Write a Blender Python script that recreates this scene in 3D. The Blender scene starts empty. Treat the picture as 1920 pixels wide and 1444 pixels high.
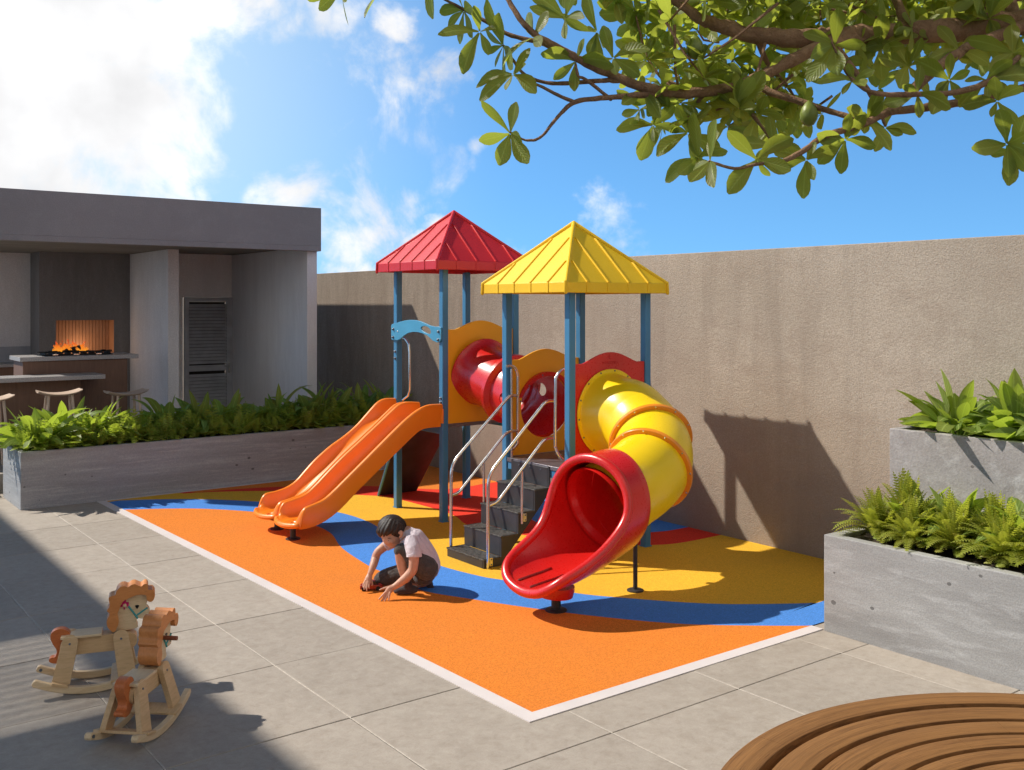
import bpy, bmesh, math, random
from mathutils import Vector, Matrix, Quaternion
D = bpy.data
SC = bpy.context.scene
COL = SC.collection
R = math.radians
rng = random.Random(7)

# ---------------------------------------------------------------- camera
cam = D.cameras.new('camera')
cam.lens = 35.38
cam.sensor_width = 36.0
cam.shift_y = -0.0781
cam.clip_start = 0.05
cam.clip_end = 500
co = D.objects.new('camera', cam)
co.location = (0, 0, 2.1)
co.rotation_euler = (R(90), 0, R(-37.05))
COL.objects.link(co)
SC.camera = co

# ---------------------------------------------------------------- world, sun, exposure
SUN = Vector((-0.62, 0.785, 1.0)).normalized()
SKY_STRENGTH = 0.11
wd = D.worlds.new('World')
SC.world = wd
wd.use_nodes = True
wt = wd.node_tree
wt.nodes.clear()


def wn(t, **kw):
    n = wt.nodes.new(t)
    for k, v in kw.items():
        setattr(n, k, v)
    return n


def wl(a, b):
    wt.links.new(a, b)


def wmath(op, a, b=None, clamp=False):
    n = wn('ShaderNodeMath', operation=op)
    n.use_clamp = clamp
    for i, v in enumerate((a, b)):
        if v is None:
            continue
        if isinstance(v, (int, float)):
            n.inputs[i].default_value = v
        else:
            wl(v, n.inputs[i])
    return n.outputs[0]


sky = wn('ShaderNodeTexSky', sky_type='NISHITA')
sky.sun_disc = False
sky.sun_elevation = R(45)
sky.sun_rotation = math.atan2(SUN.x, SUN.y)
sky.altitude = 0
sky.air_density = 1.0
sky.dust_density = 0.6
sky.ozone_density = 3.0
tc = wn('ShaderNodeTexCoord')
dirn = tc.outputs['Generated']
nrm = wn('ShaderNodeVectorMath', operation='NORMALIZE')
wl(dirn, nrm.inputs[0])
dv = nrm.outputs[0]
lift = wn('ShaderNodeVectorMath', operation='ADD')       # look a little above the horizon haze of the sky model
lift.inputs[1].default_value = (0, 0, .16)
wl(dv, lift.inputs[0])
wl(lift.outputs[0], sky.inputs['Vector']) if 'Vector' in sky.inputs else None
n1 = wn('ShaderNodeTexNoise')
n1.inputs['Scale'].default_value = 8.5
n1.inputs['Detail'].default_value = 12
n1.inputs['Roughness'].default_value = 0.62
n1.inputs['Distortion'].default_value = 0.35
wl(dv, n1.inputs['Vector'])
n2 = wn('ShaderNodeTexNoise')
n2.inputs['Scale'].default_value = 6.5
n2.inputs['Detail'].default_value = 9
wl(dv, n2.inputs['Vector'])
# banks of cloud standing in given compass directions: (direction, angular radius, weight)
CLOUDS = [((0.194,0.95,0.247),0.17,1.0),((0.274,0.93,0.246),0.13,1.0),((0.347,0.901,0.262),0.09,0.95),((0.197,0.966,0.166),0.17,1.0),((0.187,0.978,0.096),0.13,0.9),((0.281,0.953,0.114),0.055,0.9),((0.383,0.888,0.255),0.055,0.75),((0.317,0.943,0.103),0.035,0.8),((0.478,0.867,0.141),0.075,0.64),((0.449,0.887,0.11),0.06,0.72),((0.506,0.842,0.187),0.065,0.58),((0.495,0.854,0.162),0.06,0.58),((0.452,0.855,0.254),0.045,0.75),((0.505,0.861,0.054),0.042,0.98),((0.455,0.888,0.061),0.032,0.66),((0.545,0.826,0.148),0.04,0.6),((0.609,0.79,0.067),0.05,0.42),((0.685,0.725,0.075),0.045,0.36),((0.483,0.844,0.231),0.07,0.45),((0.421,0.899,0.119),0.06,0.6),((0.485,0.868,0.105),0.06,0.6),((0.429,0.882,0.195),0.05,0.4),((0.511,0.831,0.217),0.06,0.5),((0.075,0.984,0.164),0.2,1.0),((0.202,0.907,0.368),0.16,0.7)]
warp = wn('ShaderNodeTexNoise')
warp.inputs['Scale'].default_value = 6.0
warp.inputs['Detail'].default_value = 8
wl(dv, warp.inputs['Vector'])
wsub = wn('ShaderNodeVectorMath', operation='SUBTRACT')
wl(warp.outputs['Color'], wsub.inputs[0])
wsub.inputs[1].default_value = (.5, .5, .5)
wscl = wn('ShaderNodeVectorMath', operation='SCALE')
wscl.inputs['Scale'].default_value = .34
wl(wsub.outputs[0], wscl.inputs[0])
wadd = wn('ShaderNodeVectorMath', operation='ADD')
wl(dv, wadd.inputs[0])
wl(wscl.outputs[0], wadd.inputs[1])
dw = wadd.outputs[0]
total = None
CLOUDS += [((-.93, -.30, .22), .4, .95), ((-.97, .1, .15), .3, .9)]  # unseen low banks added to brighten the faces turned that way
for (d, rad, w) in CLOUDS:
    dn = wn('ShaderNodeVectorMath', operation='DISTANCE')
    wl(dw, dn.inputs[0])
    dn.inputs[1].default_value = d
    mr = wn('ShaderNodeMapRange', interpolation_type='SMOOTHSTEP')
    mr.inputs['From Min'].default_value = 0.0
    mr.inputs['From Max'].default_value = rad * 1.7
    mr.inputs['To Min'].default_value = w
    mr.inputs['To Max'].default_value = 0.0
    wl(dn.outputs['Value'], mr.inputs['Value'])
    total = mr.outputs[0] if total is None else wmath('MAXIMUM', total, mr.outputs[0])
fb = wmath('MULTIPLY', wmath('SUBTRACT', n1.outputs['Fac'], 0.5), 1.75)
dens = wmath('ADD', total, fb)
cm = wn('ShaderNodeMapRange', interpolation_type='SMOOTHSTEP')
cm.inputs['From Min'].default_value = 0.36
cm.inputs['From Max'].default_value = 0.84
wl(dens, cm.inputs['Value'])
ccol = wn('ShaderNodeMapRange')
ccol.inputs['From Min'].default_value = 0.35
ccol.inputs['From Max'].default_value = 0.62
ccol.inputs['To Min'].default_value = 0.76 / SKY_STRENGTH
ccol.inputs['To Max'].default_value = 1.06 / SKY_STRENGTH
wl(n2.outputs['Fac'], ccol.inputs['Value'])
cc = wn('ShaderNodeCombineColor')
wl(ccol.outputs[0], cc.inputs[0])
wl(wmath('MULTIPLY', ccol.outputs[0], 1.0), cc.inputs[1])
wl(wmath('MULTIPLY', ccol.outputs[0], 1.01), cc.inputs[2])
tint = wn('ShaderNodeMix', data_type='RGBA', blend_type='MULTIPLY')
tint.inputs['Factor'].default_value = 1.0
wl(sky.outputs[0], tint.inputs['A'])
tint.inputs['B'].default_value = (0.86, 1.42, 1.70, 1)
# the clear sky deepens towards the zenith
spz = wn('ShaderNodeSeparateXYZ')
wl(dv, spz.inputs[0])
zen = wn('ShaderNodeMapRange', interpolation_type='SMOOTHSTEP')
zen.inputs['From Min'].default_value = .36
zen.inputs['From Max'].default_value = .74
zen.inputs['To Min'].default_value = 1.0
zen.inputs['To Max'].default_value = .30
wl(spz.outputs['Z'], zen.inputs['Value'])
deep = wn('ShaderNodeMix', data_type='RGBA', blend_type='MULTIPLY')
deep.inputs['Factor'].default_value = 1.0
wl(tint.outputs['Result'], deep.inputs['A'])
wl(zen.outputs[0], deep.inputs['B'])
mx = wn('ShaderNodeMix', data_type='RGBA')
wl(cm.outputs[0], mx.inputs['Factor'])
# thin bright veil of high cloud round the sun's side of the sky
vd = wn('ShaderNodeVectorMath', operation='DISTANCE')
wl(dv, vd.inputs[0])
vd.inputs[1].default_value = (0.147,0.967,0.206)
veil = wn('ShaderNodeMapRange', interpolation_type='SMOOTHSTEP')
veil.inputs['From Min'].default_value = .05
veil.inputs['From Max'].default_value = .52
veil.inputs['To Min'].default_value = .80
veil.inputs['To Max'].default_value = 0.0
wl(vd.outputs['Value'], veil.inputs['Value'])
vm = wn('ShaderNodeMix', data_type='RGBA')
wl(veil.outputs[0], vm.inputs['Factor'])
wl(deep.outputs['Result'], vm.inputs['A'])
vm.inputs['B'].default_value = (.66 / SKY_STRENGTH, .84 / SKY_STRENGTH, .93 / SKY_STRENGTH, 1)
wl(vm.outputs['Result'], mx.inputs['A'])
wl(cc.outputs[0], mx.inputs['B'])
bg = wn('ShaderNodeBackground')
bg.inputs['Strength'].default_value = SKY_STRENGTH
wl(mx.outputs['Result'], bg.inputs['Color'])
wo = wn('ShaderNodeOutputWorld')
wl(bg.outputs[0], wo.inputs['Surface'])

sl = D.lights.new('sun', 'SUN')
sl.energy = 5.0
sl.angle = R(0.8)
sl.color = (1.0, 0.93, 0.82)
so = D.objects.new('sun', sl)
so.location = (-8, 10, 14)
so.rotation_euler = (-SUN).to_track_quat('-Z', 'Y').to_euler()
COL.objects.link(so)

vs = SC.view_settings
vs.view_transform = 'Standard'
vs.look = 'None'
vs.exposure = 0.12
vs.gamma = 1.0
vs.use_curve_mapping = False


# ---------------------------------------------------------------- materials
def s2l(c):
    c = c / 255.0
    return c / 12.92 if c <= 0.04045 else ((c + 0.055) / 1.055) ** 2.4


def rgb(r, g, b):
    return (s2l(r), s2l(g), s2l(b))


class Mat:
    """small node builder"""

    def __init__(self, name):
        self.m = D.materials.new(name)
        self.m.use_nodes = True
        self.t = self.m.node_tree
        self.t.nodes.clear()
        self.out = self.n('ShaderNodeOutputMaterial')
        self.p = self.n('ShaderNodeBsdfPrincipled')
        self.l(self.p.outputs[0], self.out.inputs[0])
        self.geo = None

    def n(self, t, **kw):
        x = self.t.nodes.new(t)
        for k, v in kw.items():
            setattr(x, k, v)
        return x

    def l(self, a, b):
        self.t.links.new(a, b)

    def pos(self, local=False):
        if local:
            return self.n('ShaderNodeTexCoord').outputs['Object']
        if self.geo is None:
            self.geo = self.n('ShaderNodeNewGeometry')
        return self.geo.outputs['Position']

    def mapv(self, v, scale):
        mp = self.n('ShaderNodeMapping')
        mp.inputs['Scale'].default_value = scale
        self.l(v, mp.inputs['Vector'])
        return mp.outputs[0]

    def noise(self, scale, detail=4, rough=0.55, vec=None, dist=0.0):
        x = self.n('ShaderNodeTexNoise')
        x.inputs['Scale'].default_value = scale
        x.inputs['Detail'].default_value = detail
        x.inputs['Roughness'].default_value = rough
        x.inputs['Distortion'].default_value = dist
        self.l(vec if vec is not None else self.pos(), x.inputs['Vector'])
        return x.outputs['Fac']

    def ramp(self, fac, a, b, lo=0.0, hi=1.0):
        x = self.n('ShaderNodeMapRange')
        x.inputs['From Min'].default_value = a
        x.inputs['From Max'].default_value = b
        x.inputs['To Min'].default_value = lo
        x.inputs['To Max'].default_value = hi
        self.l(fac, x.inputs['Value'])
        return x.outputs[0]

    def mix(self, fac, a, b, mode='MIX'):
        x = self.n('ShaderNodeMix', data_type='RGBA', blend_type=mode)
        for k, v in (('Factor', fac), ('A', a), ('B', b)):
            if isinstance(v, (int, float)):
                x.inputs[k].default_value = v
            elif isinstance(v, tuple):
                x.inputs[k].default_value = (v[0], v[1], v[2], 1)
            else:
                self.l(v, x.inputs[k])
        return x.outputs['Result']

    def math(self, op, a, b):
        x = self.n('ShaderNodeMath', operation=op)
        for i, v in enumerate((a, b)):
            if isinstance(v, (int, float)):
                x.inputs[i].default_value = v
            else:
                self.l(v, x.inputs[i])
        return x.outputs[0]

    def color(self, v):
        if isinstance(v, tuple):
            self.p.inputs['Base Color'].default_value = (v[0], v[1], v[2], 1)
        else:
            self.l(v, self.p.inputs['Base Color'])

    def rough(self, v):
        if isinstance(v, (int, float)):
            self.p.inputs['Roughness'].default_value = v
        else:
            self.l(v, self.p.inputs['Roughness'])

    def bump(self, h, strength=0.3, dist=0.01):
        x = self.n('ShaderNodeBump')
        x.inputs['Strength'].default_value = strength
        x.inputs['Distance'].default_value = dist
        self.l(h, x.inputs['Height'])
        self.l(x.outputs[0], self.p.inputs['Normal'])

    def __call__(self):
        return self.m


def plastic(name, c, rough=0.32, coat=0.25, wear=0.12):
    m = Mat(name)
    v = m.noise(3.0, 5)
    d = m.noise(60, 3)
    dark = tuple(x * (1 - wear) for x in c)
    lite = tuple(min(1, x * (1 + wear * .5) + .004) for x in c)
    col = m.mix(m.ramp(v, .3, .7), dark, lite)
    m.color(col)
    m.rough(m.ramp(d, .3, .7, rough * .8, rough * 1.3))
    m.p.inputs['Coat Weight'].default_value = coat
    m.p.inputs['Coat Roughness'].default_value = 0.25
    m.bump(m.noise(220, 2), 0.06, 0.002)
    return m()


def flat(name, c, rough=0.6, var=0.15, scale=8, bump=0.1, bscale=120, metal=0.0):
    m = Mat(name)
    v = m.noise(scale, 6)
    m.color(m.mix(m.ramp(v, .3, .7), tuple(x * (1 - var) for x in c), tuple(min(1, x * (1 + var)) for x in c)))
    m.rough(m.ramp(m.noise(scale * 3, 4), .3, .7, rough * .85, min(1, rough * 1.15)))
    m.p.inputs['Metallic'].default_value = metal
    if bump:
        m.bump(m.noise(bscale, 4), bump, 0.004)
    return m()


def concrete(name, base, dark, lite, grain=90, bump=0.35, pits=True, streak=(1, 1, 1), spots=True):
    m = Mat(name)
    p = m.pos()
    big = m.noise(1.3, 6, .6, m.mapv(p, streak))
    mid = m.noise(6, 8, .65, m.mapv(p, streak), .3)
    fine = m.noise(grain, 4, .6)
    c = m.mix(m.ramp(big, .32, .68), dark, base)
    c = m.mix(m.ramp(mid, .5, .75, 0, .7), c, lite)
    c = m.mix(m.ramp(fine, .35, .65, .0, .35), c, tuple(x * .55 for x in dark))
    h = m.math('ADD', m.math('MULTIPLY', fine, .35), m.math('MULTIPLY', mid, .6))
    if pits:
        vo = m.n('ShaderNodeTexVoronoi')
        vo.inputs['Scale'].default_value = 7.0
        vo.inputs['Randomness'].default_value = 1.0
        m.l(m.mapv(p, (1, 1, 1.4)), vo.inputs['Vector'])
        sel = m.noise(3.1, 1)
        rad = m.ramp(sel, .46, .62, 0.0, .15)
        hole = m.math('LESS_THAN', vo.outputs['Distance'], rad)
        c = m.mix(m.math('MULTIPLY', hole, .75), c, tuple(x * .3 for x in dark))
        h = m.math('SUBTRACT', h, hole)
    m.color(c)
    m.rough(.86)
    m.bump(h, bump, 0.012)
    return m()


MT = {}
MT['orange_rubber'] = None


def rubber(name, c):
    m = Mat(name)
    a = m.noise(115, 4, .8)
    b = m.noise(1.4, 7, .7)
    g2 = m.noise(260, 2, .6)
    col = m.mix(m.ramp(a, .34, .66), tuple(x * .60 for x in c), tuple(min(1, x * 1.18 + .012) for x in c))
    col = m.mix(m.ramp(g2, .58, .70, 0, .30), col, tuple(x * .40 for x in c))
    col = m.mix(m.ramp(b, .40, .70, 0, .30), col, tuple(x * .68 + .025 for x in c))
    m.color(col)
    m.rough(.92)
    m.p.inputs['Specular IOR Level'].default_value = .2
    m.bump(a, .5, .004)
    return m()


MT['orange_rubber'] = rubber('orange_rubber', (.80, .228, .022))
MT['blue_rubber'] = rubber('blue_rubber', (.070, .262, .74))
MT['yellow_rubber'] = rubber('yellow_rubber', (.88, .475, .030))
MT['red_rubber'] = rubber('red_rubber', (.82, .040, .016))
MT['white_line'] = flat('white_line', (.63, .575, .565), .8, .05, 3, .15, 200)

MT['red_plastic'] = plastic('red_plastic', (.64, .012, .009), .30, .3)
MT['roof_red'] = plastic('roof_red', (.62, .020, .026), .42, .08, .06)
MT['roof_yellow'] = plastic('roof_yellow', (.90, .555, .006), .55, .0, .05)
MT['yellow_plastic'] = plastic('yellow_plastic', (.94, .64, .004), .32, .2, .04)
MT['panel_yellow'] = plastic('panel_yellow', (.90, .42, .008), .42, .1, .05)
MT['orange_plastic'] = plastic('orange_plastic', (.90, .226, .006), .34, .12, .05)
MT['seam_orange'] = plastic('seam_orange', (.85, .27, .008), .35, .3)
MT['blue_paint'] = plastic('blue_paint', (.048, .205, .385), .38, .2, .10)
MT['cyan_plastic'] = plastic('cyan_plastic', (.060, .30, .50), .36, .2)
MT['bolt_steel'] = flat('bolt_steel', (.16, .19, .23), .4, .2, 40, 0, 10, .7)
MT['black_steel'] = flat('black_steel', (.028, .027, .028), .5, .2, 20, .1)
MT['chrome'] = flat('chrome', (.72, .70, .68), .22, .06, 12, 0, 10, 1.0)
MT['board_black'] = flat('board_black', (.035, .033, .036), .42, .3, 6, .1)
MT['deck_plate'] = flat('deck_plate', (.20, .19, .21), .38, .2, 40, .15, 90, .6)
m = Mat('step_grip')
vo = m.n('ShaderNodeTexVoronoi')
vo.inputs['Scale'].default_value = 34
m.l(m.pos(), vo.inputs['Vector'])
m.color(m.mix(m.ramp(vo.outputs['Distance'], .2, .5), (.020, .019, .018), (.062, .057, .052)))
m.rough(m.ramp(m.noise(30, 4), .35, .65, .35, .7))
m.bump(vo.outputs['Distance'], .8, .006)
MT['step_grip'] = m()

MT['wall_concrete'] = None
m = Mat('wall_concrete')
p = m.pos()
sp = m.n('ShaderNodeSeparateXYZ')
m.l(p, sp.inputs[0])
big = m.noise(.55, 6, .6)
mid = m.noise(2.6, 8, .66, m.mapv(p, (1, .7, 1.5)), .4)
trowel = m.noise(44, 5, .72, m.mapv(p, (1, .75, 1.0)), .5)
grain = m.noise(85, 6, .78)
c = m.mix(m.ramp(big, .36, .64), (.395, .335, .272), (.55, .472, .388))
c = m.mix(m.ramp(mid, .48, .66, 0, .75), c, (.40, .325, .26))
rain = m.noise(2.2, 6, .7, m.mapv(p, (1, 1.3, .16)), .3)
c = m.mix(m.ramp(rain, .50, .68, 0, .55), c, (.31, .257, .207))
c = m.mix(m.ramp(grain, .40, .60, .0, .7), c, (.30, .235, .18))
far = m.ramp(sp.outputs['Y'], 8.2, 10.2)                      # older, raw concrete in the far stretch of the wall
streak = m.noise(3.2, 7, .7, m.mapv(p, (1, 1.6, .35)), .5)
old = m.mix(m.ramp(streak, .36, .66), (.30, .235, .175), (.44, .36, .28))
old = m.mix(m.ramp(grain, .36, .6, 0, .8), old, (.17, .13, .10))
c = m.mix(far, c, old)
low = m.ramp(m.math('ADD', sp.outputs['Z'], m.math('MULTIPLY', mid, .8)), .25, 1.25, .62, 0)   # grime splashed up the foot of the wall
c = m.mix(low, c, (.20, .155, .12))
m.color(c)
m.rough(.92)
m.bump(m.math('ADD', m.math('MULTIPLY', trowel, .7), m.math('MULTIPLY', grain, .8)), .55, .016)
MT['wall_concrete'] = m()

MT['planter_concrete'] = concrete('planter_concrete', (.42, .415, .41), (.27, .262, .258), (.58, .58, .585), 110, .45, True, (.55, .55, 2.6))
MT['board_concrete'] = concrete('board_concrete', (.39, .40, .42), (.275, .28, .295), (.53, .545, .57), 100, .5, True, (.35, .35, 5.5))
MT['rough_concrete'] = concrete('rough_concrete', (.44, .415, .41), (.29, .262, .255), (.60, .585, .59), 70, .7, True, (1, 1, 1.2))
MT['stucco'] = concrete('stucco', (.80, .775, .775), (.71, .68, .68), (.86, .84, .84), 75, .5, False, (2.4, 2.4, .5))
MT['stucco_grey'] = concrete('stucco_grey', (.235, .222, .215), (.19, .178, .172), (.27, .255, .25), 75, .5, False, (2.4, 2.4, .5))
MT['white_render'] = flat('white_render', (.66, .62, .57), .9, .06, 2, .3)
MT['beige_render'] = flat('beige_render', (.64, .60, .56), .9, .1, 2, .3)
MT['fascia_grey'] = concrete('fascia_grey', (.305, .292, .298), (.260, .249, .254), (.340, .326, .332), 90, .25, False)
MT['soffit'] = concrete('soffit', (.26, .245, .22), (.20, .187, .165), (.31, .295, .27), 50, .4, False, (.5, 2, 1))

m = Mat('paving_stone')
p = m.pos()
sn = m.n('ShaderNodeVectorMath', operation='SNAP')
off = m.n('ShaderNodeVectorMath', operation='ADD')
off.inputs[1].default_value = (-2.43 + 9.4, -3.648 + 9.34, 0)
m.l(p, off.inputs[0])
m.l(off.outputs[0], sn.inputs[0])
sn.inputs[1].default_value = (.94, .934, 1)
wnz = m.n('ShaderNodeTexWhiteNoise', noise_dimensions='2D')
m.l(sn.outputs[0], wnz.inputs['Vector'])
big = m.noise(1.6, 6, .65, dist=.5)
mid = m.noise(7, 8, .7, dist=.3)
fine = m.noise(130, 4, .7)
c = m.mix(m.ramp(big, .3, .7), (.325, .284, .242), (.405, .356, .308))
c = m.mix(m.ramp(mid, .5, .70, 0, .5), c, (.47, .425, .365))
c = m.mix(m.ramp(mid, .48, .30, 0, .5), c, (.265, .215, .165))
mid2 = m.noise(15, 10, .78, dist=.4)
c = m.mix(m.ramp(mid2, .50, .66, 0, .55), c, (.50, .455, .395))
c = m.mix(m.ramp(mid2, .48, .34, 0, .60), c, (.215, .175, .135))
c = m.mix(m.ramp(fine, .32, .6, .34, 0), c, (.20, .16, .125))
c = m.mix(.34, c, m.mix(wnz.outputs['Value'], (.31, .267, .222), (.435, .378, .318)))
m.color(c)
m.rough(m.ramp(mid, .3, .7, .62, .85))
m.bump(m.math('ADD', m.math('MULTIPLY', fine, .5), m.math('MULTIPLY', mid, .6)), .22, .006)
MT['paving_stone'] = m()
MT['grout_white'] = flat('grout_white', (.52, .465, .40), .9, .2, 30, .2)
MT['joint_dark'] = flat('joint_dark', (.05, .042, .036), .95, .2, 30, .2)


def wood(name, a, b, scale=(6, 40, 40), rough=.5, local=True, rot=None):
    m = Mat(name)
    v = m.mapv(m.pos(local), scale)
    g = m.noise(1.0, 8, .65, v, 1.2)
    g2 = m.noise(3.2, 6, .6, v, .6)
    c = m.mix(m.ramp(g, .3, .7), a, b)
    c = m.mix(m.ramp(g2, .55, .75, 0, .5), c, tuple(x * .6 for x in a))
    m.color(c)
    m.rough(rough)
    m.bump(g2, .15, .003)
    return m()


MT['pine'] = wood('pine', (.55, .36, .18), (.68, .47, .26))
MT['pine_pale'] = wood('pine_pale', (.64, .47, .27), (.76, .59, .38))
MT['mane_orange'] = wood('mane_orange', (.56, .205, .058), (.67, .275, .085), (9, 30, 30), .42)
MT['mane_deep'] = wood('mane_deep', (.50, .13, .035), (.60, .18, .05), (9, 30, 30), .42)
MT['teal_strap'] = flat('teal_strap', (.05, .33, .34), .7, .1, 40, .2)
MT['pink_felt'] = flat('pink_felt', (.50, .012, .12), .9, .2, 40, .2)
MT['eye_black'] = flat('eye_black', (.012, .010, .010), .3, .1, 10, 0)
MT['dowel_brown'] = flat('dowel_brown', (.22, .065, .03), .5, .2, 30, .1)
MT['yellow_wood'] = flat('yellow_wood', (.75, .42, .03), .5, .1, 20, .1)
MT['stool_wood'] = wood('stool_wood', (.50, .37, .28), (.62, .48, .38), (4, 30, 30), .5)
MT['bar_wood'] = wood('bar_wood', (.14, .072, .044), (.19, .10, .062), (30, 30, 3), .6, False)
MT['granite'] = None
m = Mat('granite')
c = m.mix(m.ramp(m.noise(150, 2, .8), .4, .6), (.20, .19, .19), (.50, .48, .47))
m.color(c)
m.rough(.4)
MT['granite'] = m()

m = Mat('bench_teak')
tcn = m.n('ShaderNodeTexCoord')
sp = m.n('ShaderNodeSeparateXYZ')
m.l(tcn.outputs['Object'], sp.inputs[0])
rad = m.math('SQRT', m.math('ADD', m.math('MULTIPLY', sp.outputs['X'], sp.outputs['X']), m.math('MULTIPLY', sp.outputs['Y'], sp.outputs['Y'])), 0)
ang = m.n('ShaderNodeMath', operation='ARCTAN2')
m.l(sp.outputs['Y'], ang.inputs[0])
m.l(sp.outputs['X'], ang.inputs[1])
cv = m.n('ShaderNodeCombineXYZ')
m.l(m.math('MULTIPLY', rad, 120), cv.inputs[0])
m.l(m.math('MULTIPLY', ang.outputs[0], 3.0), cv.inputs[1])
m.l(m.math('MULTIPLY', sp.outputs['Z'], 20), cv.inputs[2])
g = m.noise(1.0, 9, .66, cv.outputs[0], 1.0)
g2 = m.noise(2.6, 6, .6, cv.outputs[0], .8)
tone = m.noise(.25, 2, .5, cv.outputs[0])
c = m.mix(m.ramp(g, .3, .7), (.110, .046, .013), (.285, .132, .040))
c = m.mix(m.ramp(g2, .52, .66, 0, .75), c, (.075, .03, .01))
c = m.mix(m.ramp(tone, .35, .65, 0, .35), c, (.33, .165, .055))
m.color(c)
m.rough(m.ramp(g2, .3, .7, .55, .75))
m.p.inputs['Specular IOR Level'].default_value = .3
m.bump(g, .5, .004)
MT['bench_teak'] = m()
MT['dark_void'] = flat('dark_void', (.02, .014, .01), .9, .2, 10, 0)
MT['bark'] = None
m = Mat('bark')
g = m.noise(18, 8, .7, dist=.5)
g2 = m.noise(90, 4, .7)
c = m.mix(m.ramp(g, .3, .7), (.15, .075, .038), (.34, .20, .11))
c = m.mix(m.ramp(g2, .55, .7, 0, .6), c, (.30, .20, .13))
m.color(c)
m.rough(.9)
m.bump(m.math('ADD', g, g2), .7, .012)
MT['bark'] = m()
MT['soil'] = flat('soil', (.045, .03, .02), .98, .5, 30, .8, 60)
MT['door_grey'] = flat('door_grey', (.36, .365, .39), .5, .15, 6, .1)
MT['slat_terracotta'] = wood('slat_terracotta', (.44, .22, .115), (.52, .28, .155), (20, 20, 3), .6, False)
MT['char'] = flat('char', (.012, .011, .010), .8, .4, 40, .4)
MT['toy_red'] = plastic('toy_red', (.28, .010, .008), .3, .4)


def leafmat(name, a, b, trans, back, tint=(.25, .18, .02), tintf=0.0, ribs=True):
    """leaf: lighter midrib and side veins, a tone of its own for every leaf, browned margins here and there"""
    m = Mat(name)
    at = m.n('ShaderNodeAttribute', attribute_name='leaf')
    sp = m.n('ShaderNodeSeparateXYZ')
    m.l(at.outputs['Vector'], sp.inputs[0])
    v = m.noise(9, 3)
    tone = m.math('ADD', m.math('MULTIPLY', sp.outputs['Z'], .75), m.math('MULTIPLY', m.ramp(v, .3, .7), .25))
    c = m.mix(tone, a, b)
    if tintf:
        c = m.mix(m.ramp(m.math('ADD', m.math('MULTIPLY', m.noise(23, 3), .5), m.math('MULTIPLY', sp.outputs['Z'], .5)), .5, .75, 0, tintf), c, tint)
    gn = m.n('ShaderNodeNewGeometry')
    c = m.mix(m.math('MULTIPLY', gn.outputs['Backfacing'], .65), c, back)
    if ribs:
        ph = m.math('ADD', m.math('MULTIPLY', sp.outputs['Y'], 62), m.math('MULTIPLY', sp.outputs['X'], -16))
        sn = m.math('SINE', ph, 0)
        c = m.mix(m.ramp(sn, .2, 1, 0, .20), c, tuple(min(1, x * 1.7 + .02) for x in b))
        c = m.mix(m.ramp(sp.outputs['X'], .05, .13, .65, 0), c, tuple(min(1, x * 2.0 + .04) for x in b))
        edge = m.math('ADD', sp.outputs['X'], m.math('MULTIPLY', m.noise(30, 3), .9))
        c = m.mix(m.ramp(edge, 1.35, 1.5, 0, .6), c, (.16, .09, .03))
        m.bump(sn, .25, .002)
    m.color(c)
    m.rough(m.ramp(m.noise(40, 3), .3, .7, .34, .55))
    m.p.inputs['Specular IOR Level'].default_value = .4
    tr = m.n('ShaderNodeBsdfTranslucent')
    tr.inputs['Color'].default_value = (*trans, 1)
    mxs = m.n('ShaderNodeMixShader')
    mxs.inputs[0].default_value = .48
    m.l(m.p.outputs[0], mxs.inputs[1])
    m.l(tr.outputs[0], mxs.inputs[2])
    m.l(mxs.outputs[0], m.out.inputs[0])
    return m()


MT['tree_leaf'] = leafmat('tree_leaf', (.022, .044, .010), (.13, .175, .032), (.56, .64, .07), (.28, .32, .10))
MT['lily_leaf'] = leafmat('lily_leaf', (.10, .175, .028), (.27, .335, .075), (.46, .60, .05), (.26, .30, .11))
MT['croton_leaf'] = leafmat('croton_leaf', (.10, .24, .065), (.26, .38, .10), (.34, .52, .06), (.22, .25, .08), tint=(.36, .18, .03), tintf=.75)
MT['fern_leaf'] = leafmat('fern_leaf', (.17, .24, .026), (.40, .41, .065), (.62, .66, .06), (.32, .34, .08), tint=(.26, .15, .03), tintf=.5, ribs=False)
MT['cover_leaf'] = leafmat('cover_leaf', (.20, .33, .045), (.44, .52, .09), (.46, .58, .05), (.24, .28, .07), tint=(.19, .13, .02), tintf=.5, ribs=False)


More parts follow.
